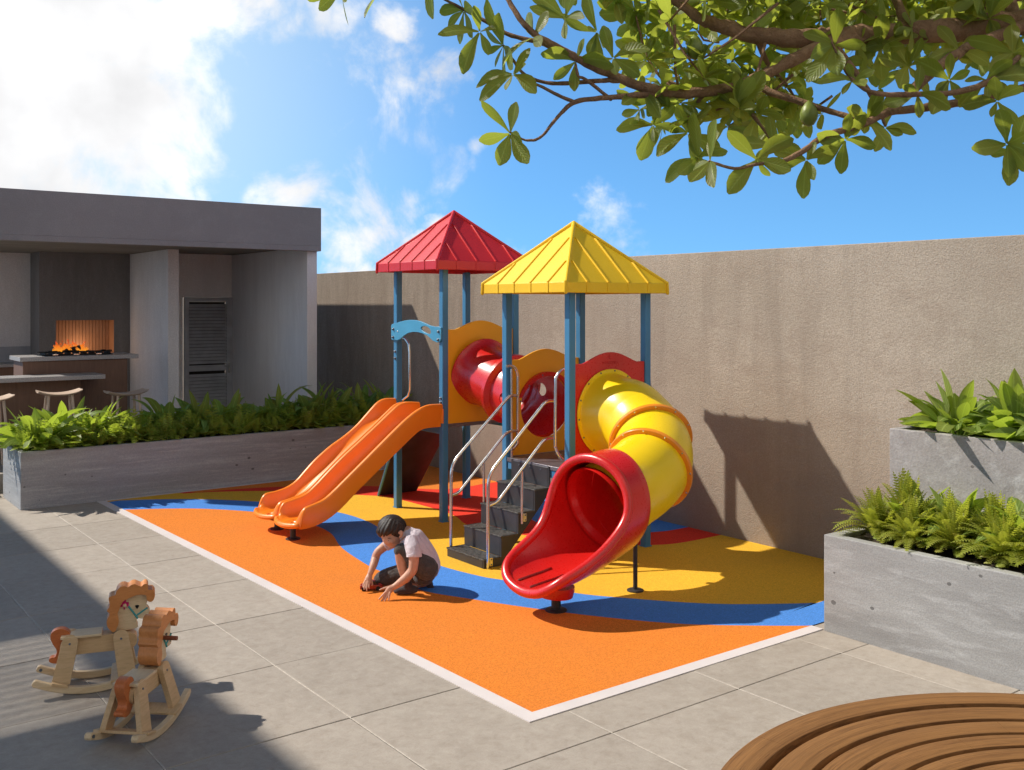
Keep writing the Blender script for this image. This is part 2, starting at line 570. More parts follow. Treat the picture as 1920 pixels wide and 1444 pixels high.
# ---------------------------------------------------------------- geometry helpers
class MB:
    def __init__(self):
        self.v = []
        self.f = []
        self.mi = []
        self.leaf = {}

    def add(self, vs, fs, mi=0, M=None):
        o = len(self.v)
        for p in vs:
            p = Vector(p)
            self.v.append(tuple(M @ p if M is not None else p))
        for f in fs:
            self.f.append(tuple(i + o for i in f))
            self.mi.append(mi)

    def box(self, x0, x1, y0, y1, z0, z1, mi=0, M=None):
        v = [(x, y, z) for z in (z0, z1) for y in (y0, y1) for x in (x0, x1)]
        f = [(0, 2, 3, 1), (4, 5, 7, 6), (0, 1, 5, 4), (2, 6, 7, 3), (0, 4, 6, 2), (1, 3, 7, 5)]
        self.add(v, f, mi, M)

    def grid(self, P, mi=0, cu=False, cv=False, M=None):
        """P[i][j] points; cu / cv close the grid"""
        nu, nv = len(P), len(P[0])
        fs = []
        for i in range(nu if cu else nu - 1):
            for j in range(nv if cv else nv - 1):
                fs.append((i * nv + j, i * nv + (j + 1) % nv, ((i + 1) % nu) * nv + (j + 1) % nv, ((i + 1) % nu) * nv + j))
        self.add([p for r in P for p in r], fs, mi, M)

    def tube(self, path, r, seg=10, mi=0, caps=True, side=None, flat=1.0, M=None, dome=False):
        """sweep a circle (or ellipse: flat = size along side) along a path; r a number or a list"""
        path = [Vector(p) for p in path]
        n = len(path)
        rr = [r] * n if isinstance(r, (int, float)) else list(r)
        fl = [flat] * n if isinstance(flat, (int, float)) else list(flat)
        if dome:
            t0 = (path[0] - path[1]).normalized()
            t1 = (path[-1] - path[-2]).normalized()
            pre, post = [], []
            for a in (82, 60, 35):
                pre.append((path[0] + t0 * rr[0] * math.sin(R(a)), rr[0] * math.cos(R(a)), fl[0]))
            for a in (35, 60, 82):
                post.append((path[-1] + t1 * rr[-1] * math.sin(R(a)), rr[-1] * math.cos(R(a)), fl[-1]))
            path = [a[0] for a in pre] + path + [a[0] for a in post]
            rr = [a[1] for a in pre] + rr + [a[1] for a in post]
            fl = [a[2] for a in pre] + fl + [a[2] for a in post]
            n = len(path)
        rows = []
        prev = None
        for i in range(n):
            t = (path[min(i + 1, n - 1)] - path[max(i - 1, 0)]).normalized()
            if side is not None:
                a = Vector(side)
                a = (a - t * a.dot(t)).normalized()
            elif prev is None:
                up = Vector((0, 0, 1)) if abs(t.z) < .9 else Vector((1, 0, 0))
                a = t.cross(up).normalized()
            else:
                a = (prev - t * prev.dot(t)).normalized()
            prev = a
            b = t.cross(a)
            rows.append([path[i] + (a * math.cos(k * 2 * math.pi / seg) * fl[i] + b * math.sin(k * 2 * math.pi / seg)) * rr[i] for k in range(seg)])
        o = len(self.v)
        self.grid(rows, mi, cv=True, M=M)
        if caps:
            self.f.append(tuple(o + k for k in range(seg))[::-1])
            self.mi.append(mi)
            self.f.append(tuple(o + (n - 1) * seg + k for k in range(seg)))
            self.mi.append(mi)

    def lathe(self, prof, seg=24, mi=0, M=None, caps=True):
        """prof: list of (r, z)"""
        rows = [[(r * math.cos(k * 2 * math.pi / seg), r * math.sin(k * 2 * math.pi / seg), z) for k in range(seg)] for r, z in prof]
        o = len(self.v)
        self.grid(rows, mi, cv=True, M=M)
        if caps:
            self.f.append(tuple(o + k for k in range(seg))[::-1])
            self.mi.append(mi)
            self.f.append(tuple(o + (len(prof) - 1) * seg + k for k in range(seg)))
            self.mi.append(mi)

    def plate(self, outline, holes, d0, d1, frame, mi=0):
        """flat plate: 2D outline (with holes) swept from depth d0 to d1; frame(u, v, d) gives the 3D point"""
        bm = bmesh.new()
        loops = [outline] + list(holes)
        edges = []
        for lp in loops:
            vs = [bm.verts.new((u, v, 0)) for u, v in lp]
            for i in range(len(vs)):
                edges.append(bm.edges.new((vs[i], vs[(i + 1) % len(vs)])))
        bmesh.ops.triangle_fill(bm, edges=edges, use_beauty=True, use_dissolve=False)
        bm.verts.index_update()
        flat = [tuple(v.co) for v in bm.verts]
        tris = [tuple(v.index for v in f.verts) for f in bm.faces]
        bm.free()
        n = len(flat)
        vs = [frame(u, v, d0) for u, v, _ in flat] + [frame(u, v, d1) for u, v, _ in flat]
        fs = list(tris) + [tuple(i + n for i in t[::-1]) for t in tris]
        k = 0
        for lp in loops:
            m_ = len(lp)
            for i in range(m_):
                a, b = k + i, k + (i + 1) % m_
                fs.append((a, b, b + n, a + n))
            k += m_
        self.add(vs, fs, mi)

    def build(self, name, mats, parent=None, smooth=35, bevel=0.0, segs=2, fix=True):
        me = D.meshes.new(name)
        me.from_pydata(self.v, [], self.f)
        if not isinstance(mats, (list, tuple)):
            mats = [mats]
        for x in mats:
            me.materials.append(MT[x] if isinstance(x, str) else x)
        if len(mats) > 1:
            me.polygons.foreach_set('material_index', self.mi)
        me.update()
        if self.leaf:
            at = me.attributes.new('leaf', 'FLOAT_VECTOR', 'POINT')
            for i, q in self.leaf.items():
                at.data[i].vector = q
        if fix:
            bm = bmesh.new()
            bm.from_mesh(me)
            bmesh.ops.recalc_face_normals(bm, faces=bm.faces)
            bm.to_mesh(me)
            bm.free()
        if smooth:
            me.polygons.foreach_set('use_smooth', [True] * len(me.polygons))
            me.set_sharp_from_angle(angle=R(smooth))
        o = D.objects.new(name, me)
        COL.objects.link(o)
        if parent is not None:
            o.parent = parent
        if bevel:
            b = o.modifiers.new('bevel', 'BEVEL')
            b.width = bevel
            b.segments = segs
            b.limit_method = 'ANGLE'
            b.angle_limit = R(40)
            b.harden_normals = False
        return o


def tag(o, label=None, cat=None, group=None, kind=None):
    if label:
        o['label'] = label
    if cat:
        o['category'] = cat
    if group:
        o['group'] = group
    if kind:
        o['kind'] = kind
    return o


def thing(name, label, cat, loc=(0, 0, 0), rotz=0.0, group=None, scale=1.0):
    o = D.objects.new(name, None)
    COL.objects.link(o)
    o.empty_display_size = .1
    o.location = loc
    o.rotation_euler = (0, 0, rotz)
    o.scale = (scale,) * 3
    return tag(o, label, cat, group)


def bake(o):
    """apply the modifiers of an object to its mesh"""
    dg = bpy.context.evaluated_depsgraph_get()
    dg.update()
    me = D.meshes.new_from_object(o.evaluated_get(dg))
    old = o.data
    o.modifiers.clear()
    o.data = me
    D.meshes.remove(old)
    return o


def spline(pts, n=6, closed=False):
    """Catmull-Rom through points of any dimension"""
    P = [tuple(p) for p in pts]
    out = []
    m_ = len(P)
    rngi = range(m_ if closed else m_ - 1)
    for i in rngi:
        if closed:
            a, b, c, d = P[(i - 1) % m_], P[i], P[(i + 1) % m_], P[(i + 2) % m_]
        else:
            a, b, c, d = P[max(i - 1, 0)], P[i], P[i + 1], P[min(i + 2, m_ - 1)]
        for k in range(n):
            t = k / n
            out.append(tuple(.5 * (2 * b[j] + (c[j] - a[j]) * t + (2 * a[j] - 5 * b[j] + 4 * c[j] - d[j]) * t * t + (3 * b[j] - a[j] - 3 * c[j] + d[j]) * t ** 3) for j in range(len(b))))
    if not closed:
        out.append(P[-1])
    return out


def arc_corner(pts, r, n=6):
    """polyline in 3D with its corners rounded to radius r"""
    P = [Vector(p) for p in pts]
    out = [P[0]]
    for i in range(1, len(P) - 1):
        a, b, c = P[i - 1], P[i], P[i + 1]
        d1, d2 = (a - b), (c - b)
        k = min(r, d1.length * .48, d2.length * .48)
        p1, p2 = b + d1.normalized() * k, b + d2.normalized() * k
        for j in range(n + 1):
            t = j / n
            out.append(p1 * (1 - t) ** 2 + b * 2 * t * (1 - t) + p2 * t * t)
    out.append(P[-1])
    return out


def lerp_table(tab, x):
    if x <= tab[0][0]:
        return tab[0][1]
    for (a, va), (b, vb) in zip(tab, tab[1:]):
        if x <= b:
            return va + (vb - va) * (x - a) / (b - a)
    return tab[-1][1]


CAM_R = Vector((0.7982, -0.6025, 0))
CAM_F = Vector((0.6025, 0.7982, 0))
UP = Vector((0, 0, 1))

# ---------------------------------------------------------------- ground, paving, play surface
b = MB()
b.add([(-60, -60, -.03), (60, -60, -.03), (60, 60, -.03), (-60, 60, -.03)], [(0, 1, 2, 3)])
tag(b.build('ground', 'joint_dark', smooth=0, fix=False), kind='structure')

pav = D.objects.new('paving', None)
COL.objects.link(pav)
pav['kind'] = 'structure'
b = MB()
w_ = MB()
X0, Y0 = 2.43, 3.648
for i in range(-5, 5):
    for j in range(-6, 10):
        x, y = X0 + .94 * i, Y0 + .934 * j
        dz = rng.uniform(-.0012, .0012)
        gx, gy = .0038, .0026
        b.box(x + gx, x + .94 - gx, y + gy, y + .934 - gy, -.025, dz)
b.build('paving_slab', 'paving_stone', pav, smooth=0, bevel=.0025, segs=1)
for i in range(-5, 6):
    x = X0 + .94 * i
    ys = Y0 + .934 * -6
    pts = [(x + rng.uniform(-.0008, .0008), ys + k * .2) for k in range(76)]
    wd_ = [rng.uniform(.0026, .004) for _ in pts]
    w_.grid([[(p[0] - q, p[1], -.0015) for p, q in zip(pts, wd_)], [(p[0] + q, p[1], -.0015) for p, q in zip(pts, wd_)]])
w_.build('paving_grout', 'grout_white', pav, smooth=0)

# coloured rubber play surface: wavy fields meeting edge to edge
PC_L, PC_F, PC_R = (2.935,11.214), (3.118,3.984), (5.509,3.981)
ZP = .005
B1 = [(3.055,10.616),(3.618,10.255),(4.037,9.751),(4.199,9.338),(4.269,8.817),(4.238,8.373),(4.057,7.8),(3.953,7.145),(3.947,6.927),(3.911,6.358),(4.096,5.889),(4.352,5.379),(4.621,4.939),(4.891,4.591),(5.216,4.306),(5.526,4.066)]
B2 = [(3.06,11.131),(3.22,11.11),(3.792,10.748),(4.282,10.213),(4.543,9.709),(4.735,9.139),(4.751,8.584),(4.637,8.019),(4.482,7.408),(4.411,6.871),(4.487,6.363),(4.577,6.127),(4.784,5.556),(5.02,5.21),(5.246,4.923),(5.464,4.709),(5.783,4.479),(6.009,4.341)]
B3 = [(3.79,11.131),(4.123,11.019),(4.608,10.722),(5.07,10.284),(5.324,9.902),(5.508,9.647),(5.571,9.328),(5.601,8.671),(5.56,8.289),(5.447,7.939),(5.447,7.461),(5.629,7.216),(5.826,6.634),(6.244,6.294),(6.519,6.184),(6.979,6.171)]
B4 = [(3.901,11.107),(4.448,11.02),(5.017,10.793),(5.638,10.338),(5.821,10.153),(6.08,9.792),(6.316,9.577),(6.611,9.577),(6.845,9.619)]
B5 = [(6.756,8.931),(6.167,7.949),(5.989,7.272),(6.175,6.884),(6.665,6.615),(6.986,6.576)]


def ext(p, q, k):
    return (p[0] + (p[0] - q[0]) * k, p[1] + (p[1] - q[1]) * k)


def field(name, poly, mat, parent):
    bm = bmesh.new()
    vs = [bm.verts.new((x, y, ZP)) for x, y in poly]
    es = [bm.edges.new((vs[i], vs[(i + 1) % len(vs)])) for i in range(len(vs))]
    bmesh.ops.triangle_fill(bm, edges=es, use_beauty=True)
    for f in bm.faces:
        if f.normal.z < 0:
            f.normal_flip()
    me = D.meshes.new(name)
    bm.to_mesh(me)
    bm.free()
    me.materials.append(MT[mat])
    o = D.objects.new(name, me)
    COL.objects.link(o)
    o.parent = parent
    return o


ps = D.objects.new('play_surface', None)
COL.objects.link(ps)
ps['kind'] = 'structure'
XR, YT = 7.052, 11.225
LW = .088      # width of the white line
inL = lambda y: PC_F[0] + (PC_L[0] - PC_F[0]) * (y - PC_F[1]) / (PC_L[1] - PC_F[1]) + LW
S = lambda L: spline(L, 6)
b1, b2, b3, b4, b5 = S(B1), S(B2), S(B3), S(B4), S(B5)
yb = PC_F[1] + LW
b1 = [(inL(b1[0][1]), b1[0][1])] + b1[1:-1] + [(b1[-1][0], yb)]
b2 = [(inL(b2[0][1]), b2[0][1])] + b2[1:] + [(XR, b2[-1][1] - .25)]
b2[-2:] = [(5.66, b2[-2][1] - .005), (XR, 4.42)]
b3 = [(b3[0][0], YT)] + b3[1:-1] + [(XR, b3[-1][1])]
b4 = [(b4[0][0], YT)] + b4[1:-1] + [(XR, b4[-1][1])]
b5 = [(XR, b5[0][1])] + b5[1:-1] + [(XR, b5[-1][1])]
field('orange_rubber', [(inL(yb), yb), (b1[-1][0], yb)] + b1[::-1][1:], 'orange_rubber', ps)
field('blue_rubber', b1 + [(XR, yb), ] + b2[::-1], 'blue_rubber', ps)
field('yellow_rubber', b2 + b3[::-1] + [(inL(YT), YT)], 'yellow_rubber', ps)
field('red_rubber', b3 + b5[::-1] + b4[::-1], 'red_rubber', ps)
field('far_orange_rubber', b4 + [(XR, YT)], 'orange_rubber', ps)
field('far_blue_rubber', b5, 'blue_rubber', ps)
b = MB()
lx = lambda y: inL(y) - LW
b.add([(lx(PC_F[1]), PC_F[1], ZP), (inL(yb), yb, ZP), (inL(YT), YT, ZP), (lx(YT + .02), YT + .02, ZP),
       (5.53, PC_F[1], ZP), (5.53, yb, ZP)], [(0, 1, 2, 3), (0, 4, 5, 1)])
b.add([(inL(YT), YT - .03, ZP + .001), (XR, YT - .03, ZP + .001), (XR, YT + .02, ZP + .001), (inL(YT), YT + .02, ZP + .001)], [(0, 1, 2, 3)])
b.add([(lx(PC_F[1]), PC_F[1], ZP), (lx(YT), YT, ZP), (lx(YT), YT, -.01), (lx(PC_F[1]), PC_F[1], -.01), (5.53, PC_F[1], ZP), (5.53, PC_F[1], -.01)], [(0, 1, 2, 3), (0, 4, 5, 3)])
b.build('white_border', 'white_line', ps, smooth=0, fix=False)

# ---------------------------------------------------------------- walls
wl_ = MB()
NX = 1
wl_.box(7.05, 7.27, -4.1, 22, -.02, 2.59)
w = wl_.build('concrete_wall', 'wall_concrete', smooth=0, bevel=.006)
tag(w, 'long tan rough concrete boundary wall behind the play tower', 'wall')

# unseen canopy added out of frame at the left to cast shade: its edge draws the long shadow over the paving, two holes are shaped to let sun patches through
cy_ = D.objects.new('added_shade_canopy', None)
COL.objects.link(cy_)
tag(cy_, 'unseen flat canopy added on the left to cast the long shadow', 'canopy')
b = MB()
for (x0, x1, y0, y1) in ((-12, -3.35, -3, 17), (-3.35, -2.34, -3, 10.35), (-3.35, -2.72, 11.95, 17), (-2.72, -2.34, 11.95, 13.95), (-2.72, -2.34, 14.55, 17), (-2.34, -1.98, -3, 17)):
    b.box(x0, x1, y0, y1, 6.28, 6.42)
b.build('shade_slab', 'white_render', cy_, smooth=0)
for k in range(15):                                   # blades added across the larger hole to dim its sun patch
    b = MB()
    b.box(-3.345, -2.345, 10.36 + k * .107, 10.36 + k * .107 + .058, 6.34, 6.352)
    b.build('sun_dimming_blade', 'white_render', cy_, smooth=0)
for y in (-2, 4, 10, 16):
    b = MB()
    b.box(-11.8, -11.5, y - .15, y + .15, 0, 6.28)
    b.build('shade_column', 'white_render', cy_, smooth=0)
b = MB()
b.box(-14, 12, -10, -4.2, 0, 19.0)  # unseen block added to bounce warm light onto the shaded fronts
w = b.build('added_bounce_block', 'beige_render', smooth=0)
tag(w, 'unseen pale block added behind the viewer to bounce sunlight', 'bounce block')


def planter(name, label, x0, x1, y0, y1, h, rim, mat, soil):
    t = thing(name, label, 'planter', ((x0 + x1) / 2, (y0 + y1) / 2, 0))
    M = Matrix.Translation((-(x0 + x1) / 2, -(y0 + y1) / 2, 0))
    b = MB()
    out = [(x0, y0), (x1, y0), (x1, y1), (x0, y1)]
    inn = [(x0 + rim, y0 + rim), (x1 - rim, y0 + rim), (x1 - rim, y1 - rim), (x0 + rim, y1 - rim)]
    v = [(p[0], p[1], 0) for p in out] + [(p[0], p[1], h) for p in out] + [(p[0], p[1], h) for p in inn] + [(p[0], p[1], h - .2) for p in inn]
    f = []
    for k in range(4):
        n_ = (k + 1) % 4
        f += [(k, n_, 4 + n_, 4 + k), (4 + k, 4 + n_, 8 + n_, 8 + k), (8 + k, 8 + n_, 12 + n_, 12 + k)]
    b.add(v, f, 0, M)
    b.build('planter_body', mat, t, smooth=0, bevel=.006)
    b = MB()
    rr = random.Random(3)
    nx, ny = max(2, int((x1 - x0) / .08)), max(2, int((y1 - y0) / .08))
    b.grid([[(x0 + rim + (x1 - x0 - 2 * rim) * i / nx, y0 + rim + (y1 - y0 - 2 * rim) * j / ny, h - soil + rr.uniform(-.02, .02)) for j in range(ny + 1)] for i in range(nx + 1)], 0, M=M)
    b.build('planter_soil', 'soil', t)
    return t


planter('concrete_planter', 'long low grey concrete planter in front of the pavilion, in shade along its front', 2.19, 7.045, 11.245, 12.15, .592, .065, 'board_concrete', .03)
planter('concrete_planter', 'low smooth grey concrete planter of ferns at the right edge', 5.52, 6.245, -1.0, 3.972, .62, .075, 'planter_concrete', .03)
planter('concrete_planter', 'taller rough grey concrete planter against the tan wall at the right edge', 6.25, 7.045, -1.0, 3.965, 1.252, .05, 'rough_concrete', .03)

# ---------------------------------------------------------------- play structure
PS = thing('play_structure', 'playground climbing set with red and yellow roofed towers, tunnel and slides', 'play set', (5.75, 7.6, ZP))
PM = Matrix.Translation((-5.75, -7.6, -ZP))


class PB(MB):
    """mesh builder in the play structure's own space"""

    def build(self, name, mats, parent=None, **k):
        if parent is PS:
            self.v = [tuple(PM @ Vector(p)) for p in self.v]
        else:
            self.v = [tuple(PM @ Vector(p)) for p in self.v]
        return MB.build(self, name, mats, parent, **k)


PWID = .066
TX = (5.305, 6.165)
RY = (8.135, 9.0)
YY = (6.25, 7.11)


def post(x, y, h):
    b = PB()
    b.box(x, x + PWID, y, y + PWID, ZP, h)
    o = b.build('post', 'blue_paint', PS, bevel=.007)
    f = PB()
    f.box(x - .007, x + PWID + .007, y - .007, y + PWID + .007, ZP, ZP + .008)
    f.build('post_foot', 'blue_paint', o, bevel=.003)
    return o


posts = []
for x in TX:
    for y in RY:
        posts.append(post(x, y, 2.455))
    for y in YY:
        posts.append(post(x, y, 2.215))


def bolt(p, ax, parent, r=.011, L=.014, mat='bolt_steel'):
    b = PB()
    q = Vector(ax).to_track_quat('Z', 'Y').to_matrix().to_4x4()
    M = Matrix.Translation(p) @ q
    b.lathe([(r * 1.5, 0), (r * 1.5, .003), (r, .003), (r, L), (r * .5, L + .004)], 8, 0, M)
    return b.build('bolt', mat, parent)


for z in (1.62, 1.55, 1.10, 1.06):
    bolt((5.305, 9.028, z), (-1, 0, 0), posts[1])
for z in (1.20, 1.16, 1.10):
    bolt((5.305, 8.165, z), (-1, 0, 0), posts[0])


def roof(cx, cy, hw, ze, zf, za, mat, seam):
    r = PB()
    c4 = [(-1, -1), (1, -1), (1, 1), (-1, 1)]
    O = Vector((cx, cy, 0))
    t = .014
    ev = [O + Vector((sx * hw, sy * hw, 0)) for sx, sy in c4]
    ap = O + Vector((0, 0, za))
    # sheet: fascia, slopes and the hollow underside
    lo = [p + UP * ze for p in ev]
    hi = [p + UP * zf for p in ev]
    iv = [O + Vector((sx * (hw - t), sy * (hw - t), 0)) for sx, sy in c4]
    il = [p + UP * ze for p in iv]
    ih = [p + UP * (zf - .006) for p in iv]
    v = lo + hi + [ap] + il + ih + [ap - UP * .02]
    f = []
    for k in range(4):
        n_ = (k + 1) % 4
        f += [(k, n_, 4 + n_, 4 + k), (4 + k, 4 + n_, 8), (9 + k, 9 + n_, n_, k), (13 + k, 13 + n_, 9 + n_, 9 + k), (17, 13 + n_, 13 + k)]
    r.add(v, f)
    o = r.build('roof', mat, PS, smooth=20, bevel=.005)
    rise = za - zf
    for k in range(4):
        a, b_ = c4[k], c4[(k + 1) % 4]
        mid = Vector(((a[0] + b_[0]) / 2, (a[1] + b_[1]) / 2, 0))
        al = Vector((b_[0] - a[0], b_[1] - a[1], 0)).normalized()
        nrm_ = (UP * hw + mid * rise).normalized()
        for u in (-.6, -.2, .2, .6):
            s = 1 - abs(u)
            p0 = O + mid * hw + al * (u * hw) + UP * zf
            p1 = O + mid * hw * (1 - s) + al * (u * hw) + UP * (zf + rise * s)
            sb = PB()
            h = .012
            w2 = .011
            d = (p1 - p0).normalized()
            p1 = p1 - d * .035
            q = [p0 - al * w2, p0 + al * w2, p1 + al * w2, p1 - al * w2]
            sb.add([x_ - nrm_ * .004 for x_ in q] + [x_ + nrm_ * h for x_ in (p0 - al * w2 * .7, p0 + al * w2 * .7, p1 + al * w2 * .7 - d * .02, p1 - al * w2 * .7 - d * .02)],
                   [(0, 1, 2, 3), (4, 5, 6, 7), (0, 1, 5, 4), (1, 2, 6, 5), (2, 3, 7, 6), (3, 0, 4, 7)])
            # the seam runs on down the fascia
            fw = mid * .005
            g_ = [p0 - al * w2 + mid * .0, p0 + al * w2, p0 + al * w2 - UP * (zf - ze), p0 - al * w2 - UP * (zf - ze)]
            sb.add(g_ + [x_ + fw for x_ in g_], [(0, 1, 2, 3), (4, 5, 6, 7), (0, 1, 5, 4), (1, 2, 6, 5), (2, 3, 7, 6), (3, 0, 4, 7)])
            sb.build('roof_seam', seam, o, smooth=30, bevel=.003)
        # hip cap
        hb = PB()
        e0 = hi[k] + UP * .0
        dd = (ap - e0)
        hb.tube([lo[k] + UP * .004, e0, e0 + dd * .5, ap + UP * .004], [.016, .017, .017, .020], 10, dome=True)
        hb.build('hip_cap', mat, o)
    return o


roof(5.745, 8.60, .574, 2.438, 2.526, 3.05, 'roof_red', 'roof_red')
roof(5.745, 6.712, .574, 2.200, 2.284, 2.815, 'roof_yellow', 'roof_yellow')


def deck(ys, z):
    b = PB()
    b.box(TX[0] + .004, TX[1] + PWID - .004, ys[0] + PWID + .002, ys[1] - .002, z - .035, z)
    b.box(TX[0] + PWID + .002, TX[1] - .002, ys[0] + .006, ys[0] + PWID + .002, z - .035, z)
    b.box(TX[0] + PWID + .002, TX[1] - .002, ys[1] - .002, ys[1] + PWID - .006, z - .035, z)
    o = b.build('deck', 'deck_plate', PS, bevel=.003)
    for x in (TX[0] + .012, TX[1] + .016):
        s = PB()
        s.box(x, x + .038, ys[0] + PWID + .003, ys[1] - .003, z - .10, z - .037)
        s.build('deck_beam', 'blue_paint', o, bevel=.004)
    return o


deck(RY, .95)
d2 = deck(YY, .757)

# arch brace of the red tower: blue board with a hand hole
CR = (700, 390, 5.346)
arch = [(9.084,1.881),(9.07,1.902),(8.989,1.913),(8.909,1.929),(8.81,1.943),(8.713,1.95),(8.618,1.95),(8.524,1.94),(8.431,1.921),(8.339,1.9),(8.249,1.89),(8.178,1.893),(8.143,1.882),(8.136,1.844),(8.139,1.776),(8.16,1.742),(8.214,1.738),(8.285,1.753),(8.33,1.776),(8.385,1.801),(8.468,1.819),(8.561,1.83),(8.656,1.83),(8.752,1.816),(8.83,1.788),(8.889,1.756),(8.949,1.739),(9.05,1.737),(9.08,1.746)]
hole = [(8.505,1.871),(8.486,1.886),(8.44,1.894),(8.385,1.887),(8.339,1.869),(8.318,1.845),(8.321,1.822),(8.354,1.815),(8.403,1.823),(8.458,1.839),(8.492,1.854)]
b = PB()
b.plate(arch, [hole], 5.286, 5.303, lambda u, v, d: (d, u, v))
ab = b.build('arch_brace', 'cyan_plastic', PS, bevel=.0025)
for q in [(9.035,1.851),(9.039,1.768),(8.178,1.843),(8.183,1.764)]:
    bolt((5.286, q[0], q[1]), (-1, 0, 0), ab)
bolt((5.286, (8.949,1.845)[0], 1.83), (-1, 0, 0), ab, .006, .004, 'chrome')
b = PB()
gb = [(8.907,1.772),(8.843,1.752),(8.781,1.705),(8.765,1.625),(8.765,1.236),(8.791,1.18),(8.864,1.131)]
b.tube([(5.296 + (0.02 if 0 < i < 6 else 0), p[0], p[1]) for i, p in enumerate(gb)], .0125, 12)
b.build('grab_bar', 'chrome', PS)

# panels
def hump(x0, x1, z0, zs, zt, y0, y1, cx, cz, r, name, mat):
    out = [(x0, z0), (x1, z0), (x1, zs), (x1 - .09, zs)]
    n = 16
    for i in range(n + 1):
        t = i / n
        x = x1 - .09 - (x1 - x0 - .18) * t
        out.append((x, zs + (zt - zs) * math.sin(math.pi * t) ** 1.15 if 0 < i < n else zs))
    out += [(x0 + .09, zs), (x0, zs)]
    o2 = [out[0]]
    for q in out[1:]:
        if (q[0] - o2[-1][0]) ** 2 + (q[1] - o2[-1][1]) ** 2 > 1e-6:
            o2.append(q)
    hl = [(cx + r * math.cos(2 * math.pi * k / 40), cz + r * math.sin(2 * math.pi * k / 40)) for k in range(40)]
    b = PB()
    b.plate(o2, [hl] if r else [], y0, y1, lambda u, v, d: (u, d, v))
    return b.build(name, mat, PS, bevel=.004)


hump(5.373, 6.163, .94, 1.862, 1.948, 8.150, 8.172, 5.767, 1.425, .298, 'tunnel_panel', 'panel_yellow')
hump(5.373, 6.163, .76, 1.612, 1.702, 7.128, 7.150, 5.767, 1.18, .285, 'tunnel_panel', 'panel_yellow')
rp = hump(5.373, 6.163, .78, 1.615, 1.704, 6.262, 6.284, 5.755, 1.195, .30, 'slide_panel', 'red_plastic')
# raised maker's mark on the red panel
cu = D.curves.new('mark', 'FONT')
cu.body = 'PLAYSPORT'
cu.size = .034
cu.extrude = .0012
cu.align_x = 'CENTER'
to = D.objects.new('mark', cu)
COL.objects.link(to)
dg = bpy.context.evaluated_depsgraph_get()
dg.update()
tm = D.meshes.new_from_object(to.evaluated_get(dg))
D.objects.remove(to)
tm.transform(PM @ Matrix.Translation((5.762, 6.2606, 1.604)) @ Matrix.Rotation(R(90), 4, 'X'))
tm.materials.append(MT['red_plastic'])
o = D.objects.new('raised_lettering', tm)
COL.objects.link(o)
o.parent = rp
b = PB()
fx, fz = 5.752, 1.645
for pts in ([(0, 0), (.003, .018), (0, .03)], [(-.018, .0), (-.012, .008), (-.002, .014)], [(.016, 0), (.01, .008), (.003, .014)], [(-.012, .02), (0, .018), (.012, .024)]):
    b.tube([(fx + p[0], 6.2605, fz + p[1]) for p in pts], .0026, 6)
b.tube([(fx, 6.2605, fz + .034), (fx, 6.2605, fz + .040)], .004, 6, dome=True)
b.build('raised_figure_mark', 'red_plastic', rp)


def ring(center, axis, r0, r1, th, name, mat, parent, seg=48, bev=.004):
    q = Vector(axis).to_track_quat('Z', 'Y').to_matrix().to_4x4()
    M = Matrix.Translation(center) @ q
    b = PB()
    b.lathe([(r0, -th / 2), (r1, -th / 2), (r1, th / 2), (r0, th / 2), (r0, -th / 2)], seg, 0, M, caps=False)
    return b.build(name, mat, parent, smooth=35, bevel=bev)


# crawl tunnel between the towers
A = Vector((5.767, 8.150, 1.425))
Bp = Vector((5.767, 7.150, 1.18))
ax = (Bp - A).normalized()
seg = 72


def frame(t):
    t = t.normalized()
    a = t.cross(UP).normalized()
    return a, a.cross(t)


def rtube(ts, rs):
    a, u = frame(Bp - A)
    return [[A.lerp(Bp, t) + (a * math.cos(k * 2 * math.pi / seg) + u * math.sin(k * 2 * math.pi / seg)) * r for k in range(seg)] for t, r in zip(ts, rs)]


outer = [(.0, .355), (.012, .355), (.02, .345), (.05, .318), (.10, .300), (.16, .292), (.28, .288), (.40, .286), (.455, .288), (.47, .32), (.48, .338), (.52, .338), (.53, .32), (.545, .288), (.60, .286), (.72, .288), (.84, .292), (.90, .300), (.95, .312), (.985, .322), (1.0, .322)]
b = PB()
dense = []
for (t0, r0), (t1, r1) in zip(outer, outer[1:]):
    k = max(1, int((t1 - t0) / .02))
    for j in range(k):
        dense.append((t0 + (t1 - t0) * j / k, r0 + (r1 - r0) * j / k))
dense.append(outer[-1])
b.grid(rtube([d[0] for d in dense], [d[1] for d in dense]), cv=True)
inn = [(t, min(r, .295) - .010) for t, r in dense]
b.grid(rtube([d[0] for d in inn], [d[1] for d in inn])[::-1], cv=True)
n0 = len(dense)
o0 = 0
for e0, e1 in ((0, n0 * 2 - 1), (n0 - 1, n0)):
    for k in range(seg):
        b.f.append((e0 * seg + k, e0 * seg + (k + 1) % seg, e1 * seg + (k + 1) % seg, e1 * seg + k))
        b.mi.append(0)
tun = b.build('tunnel', 'red_plastic', PS, smooth=40)
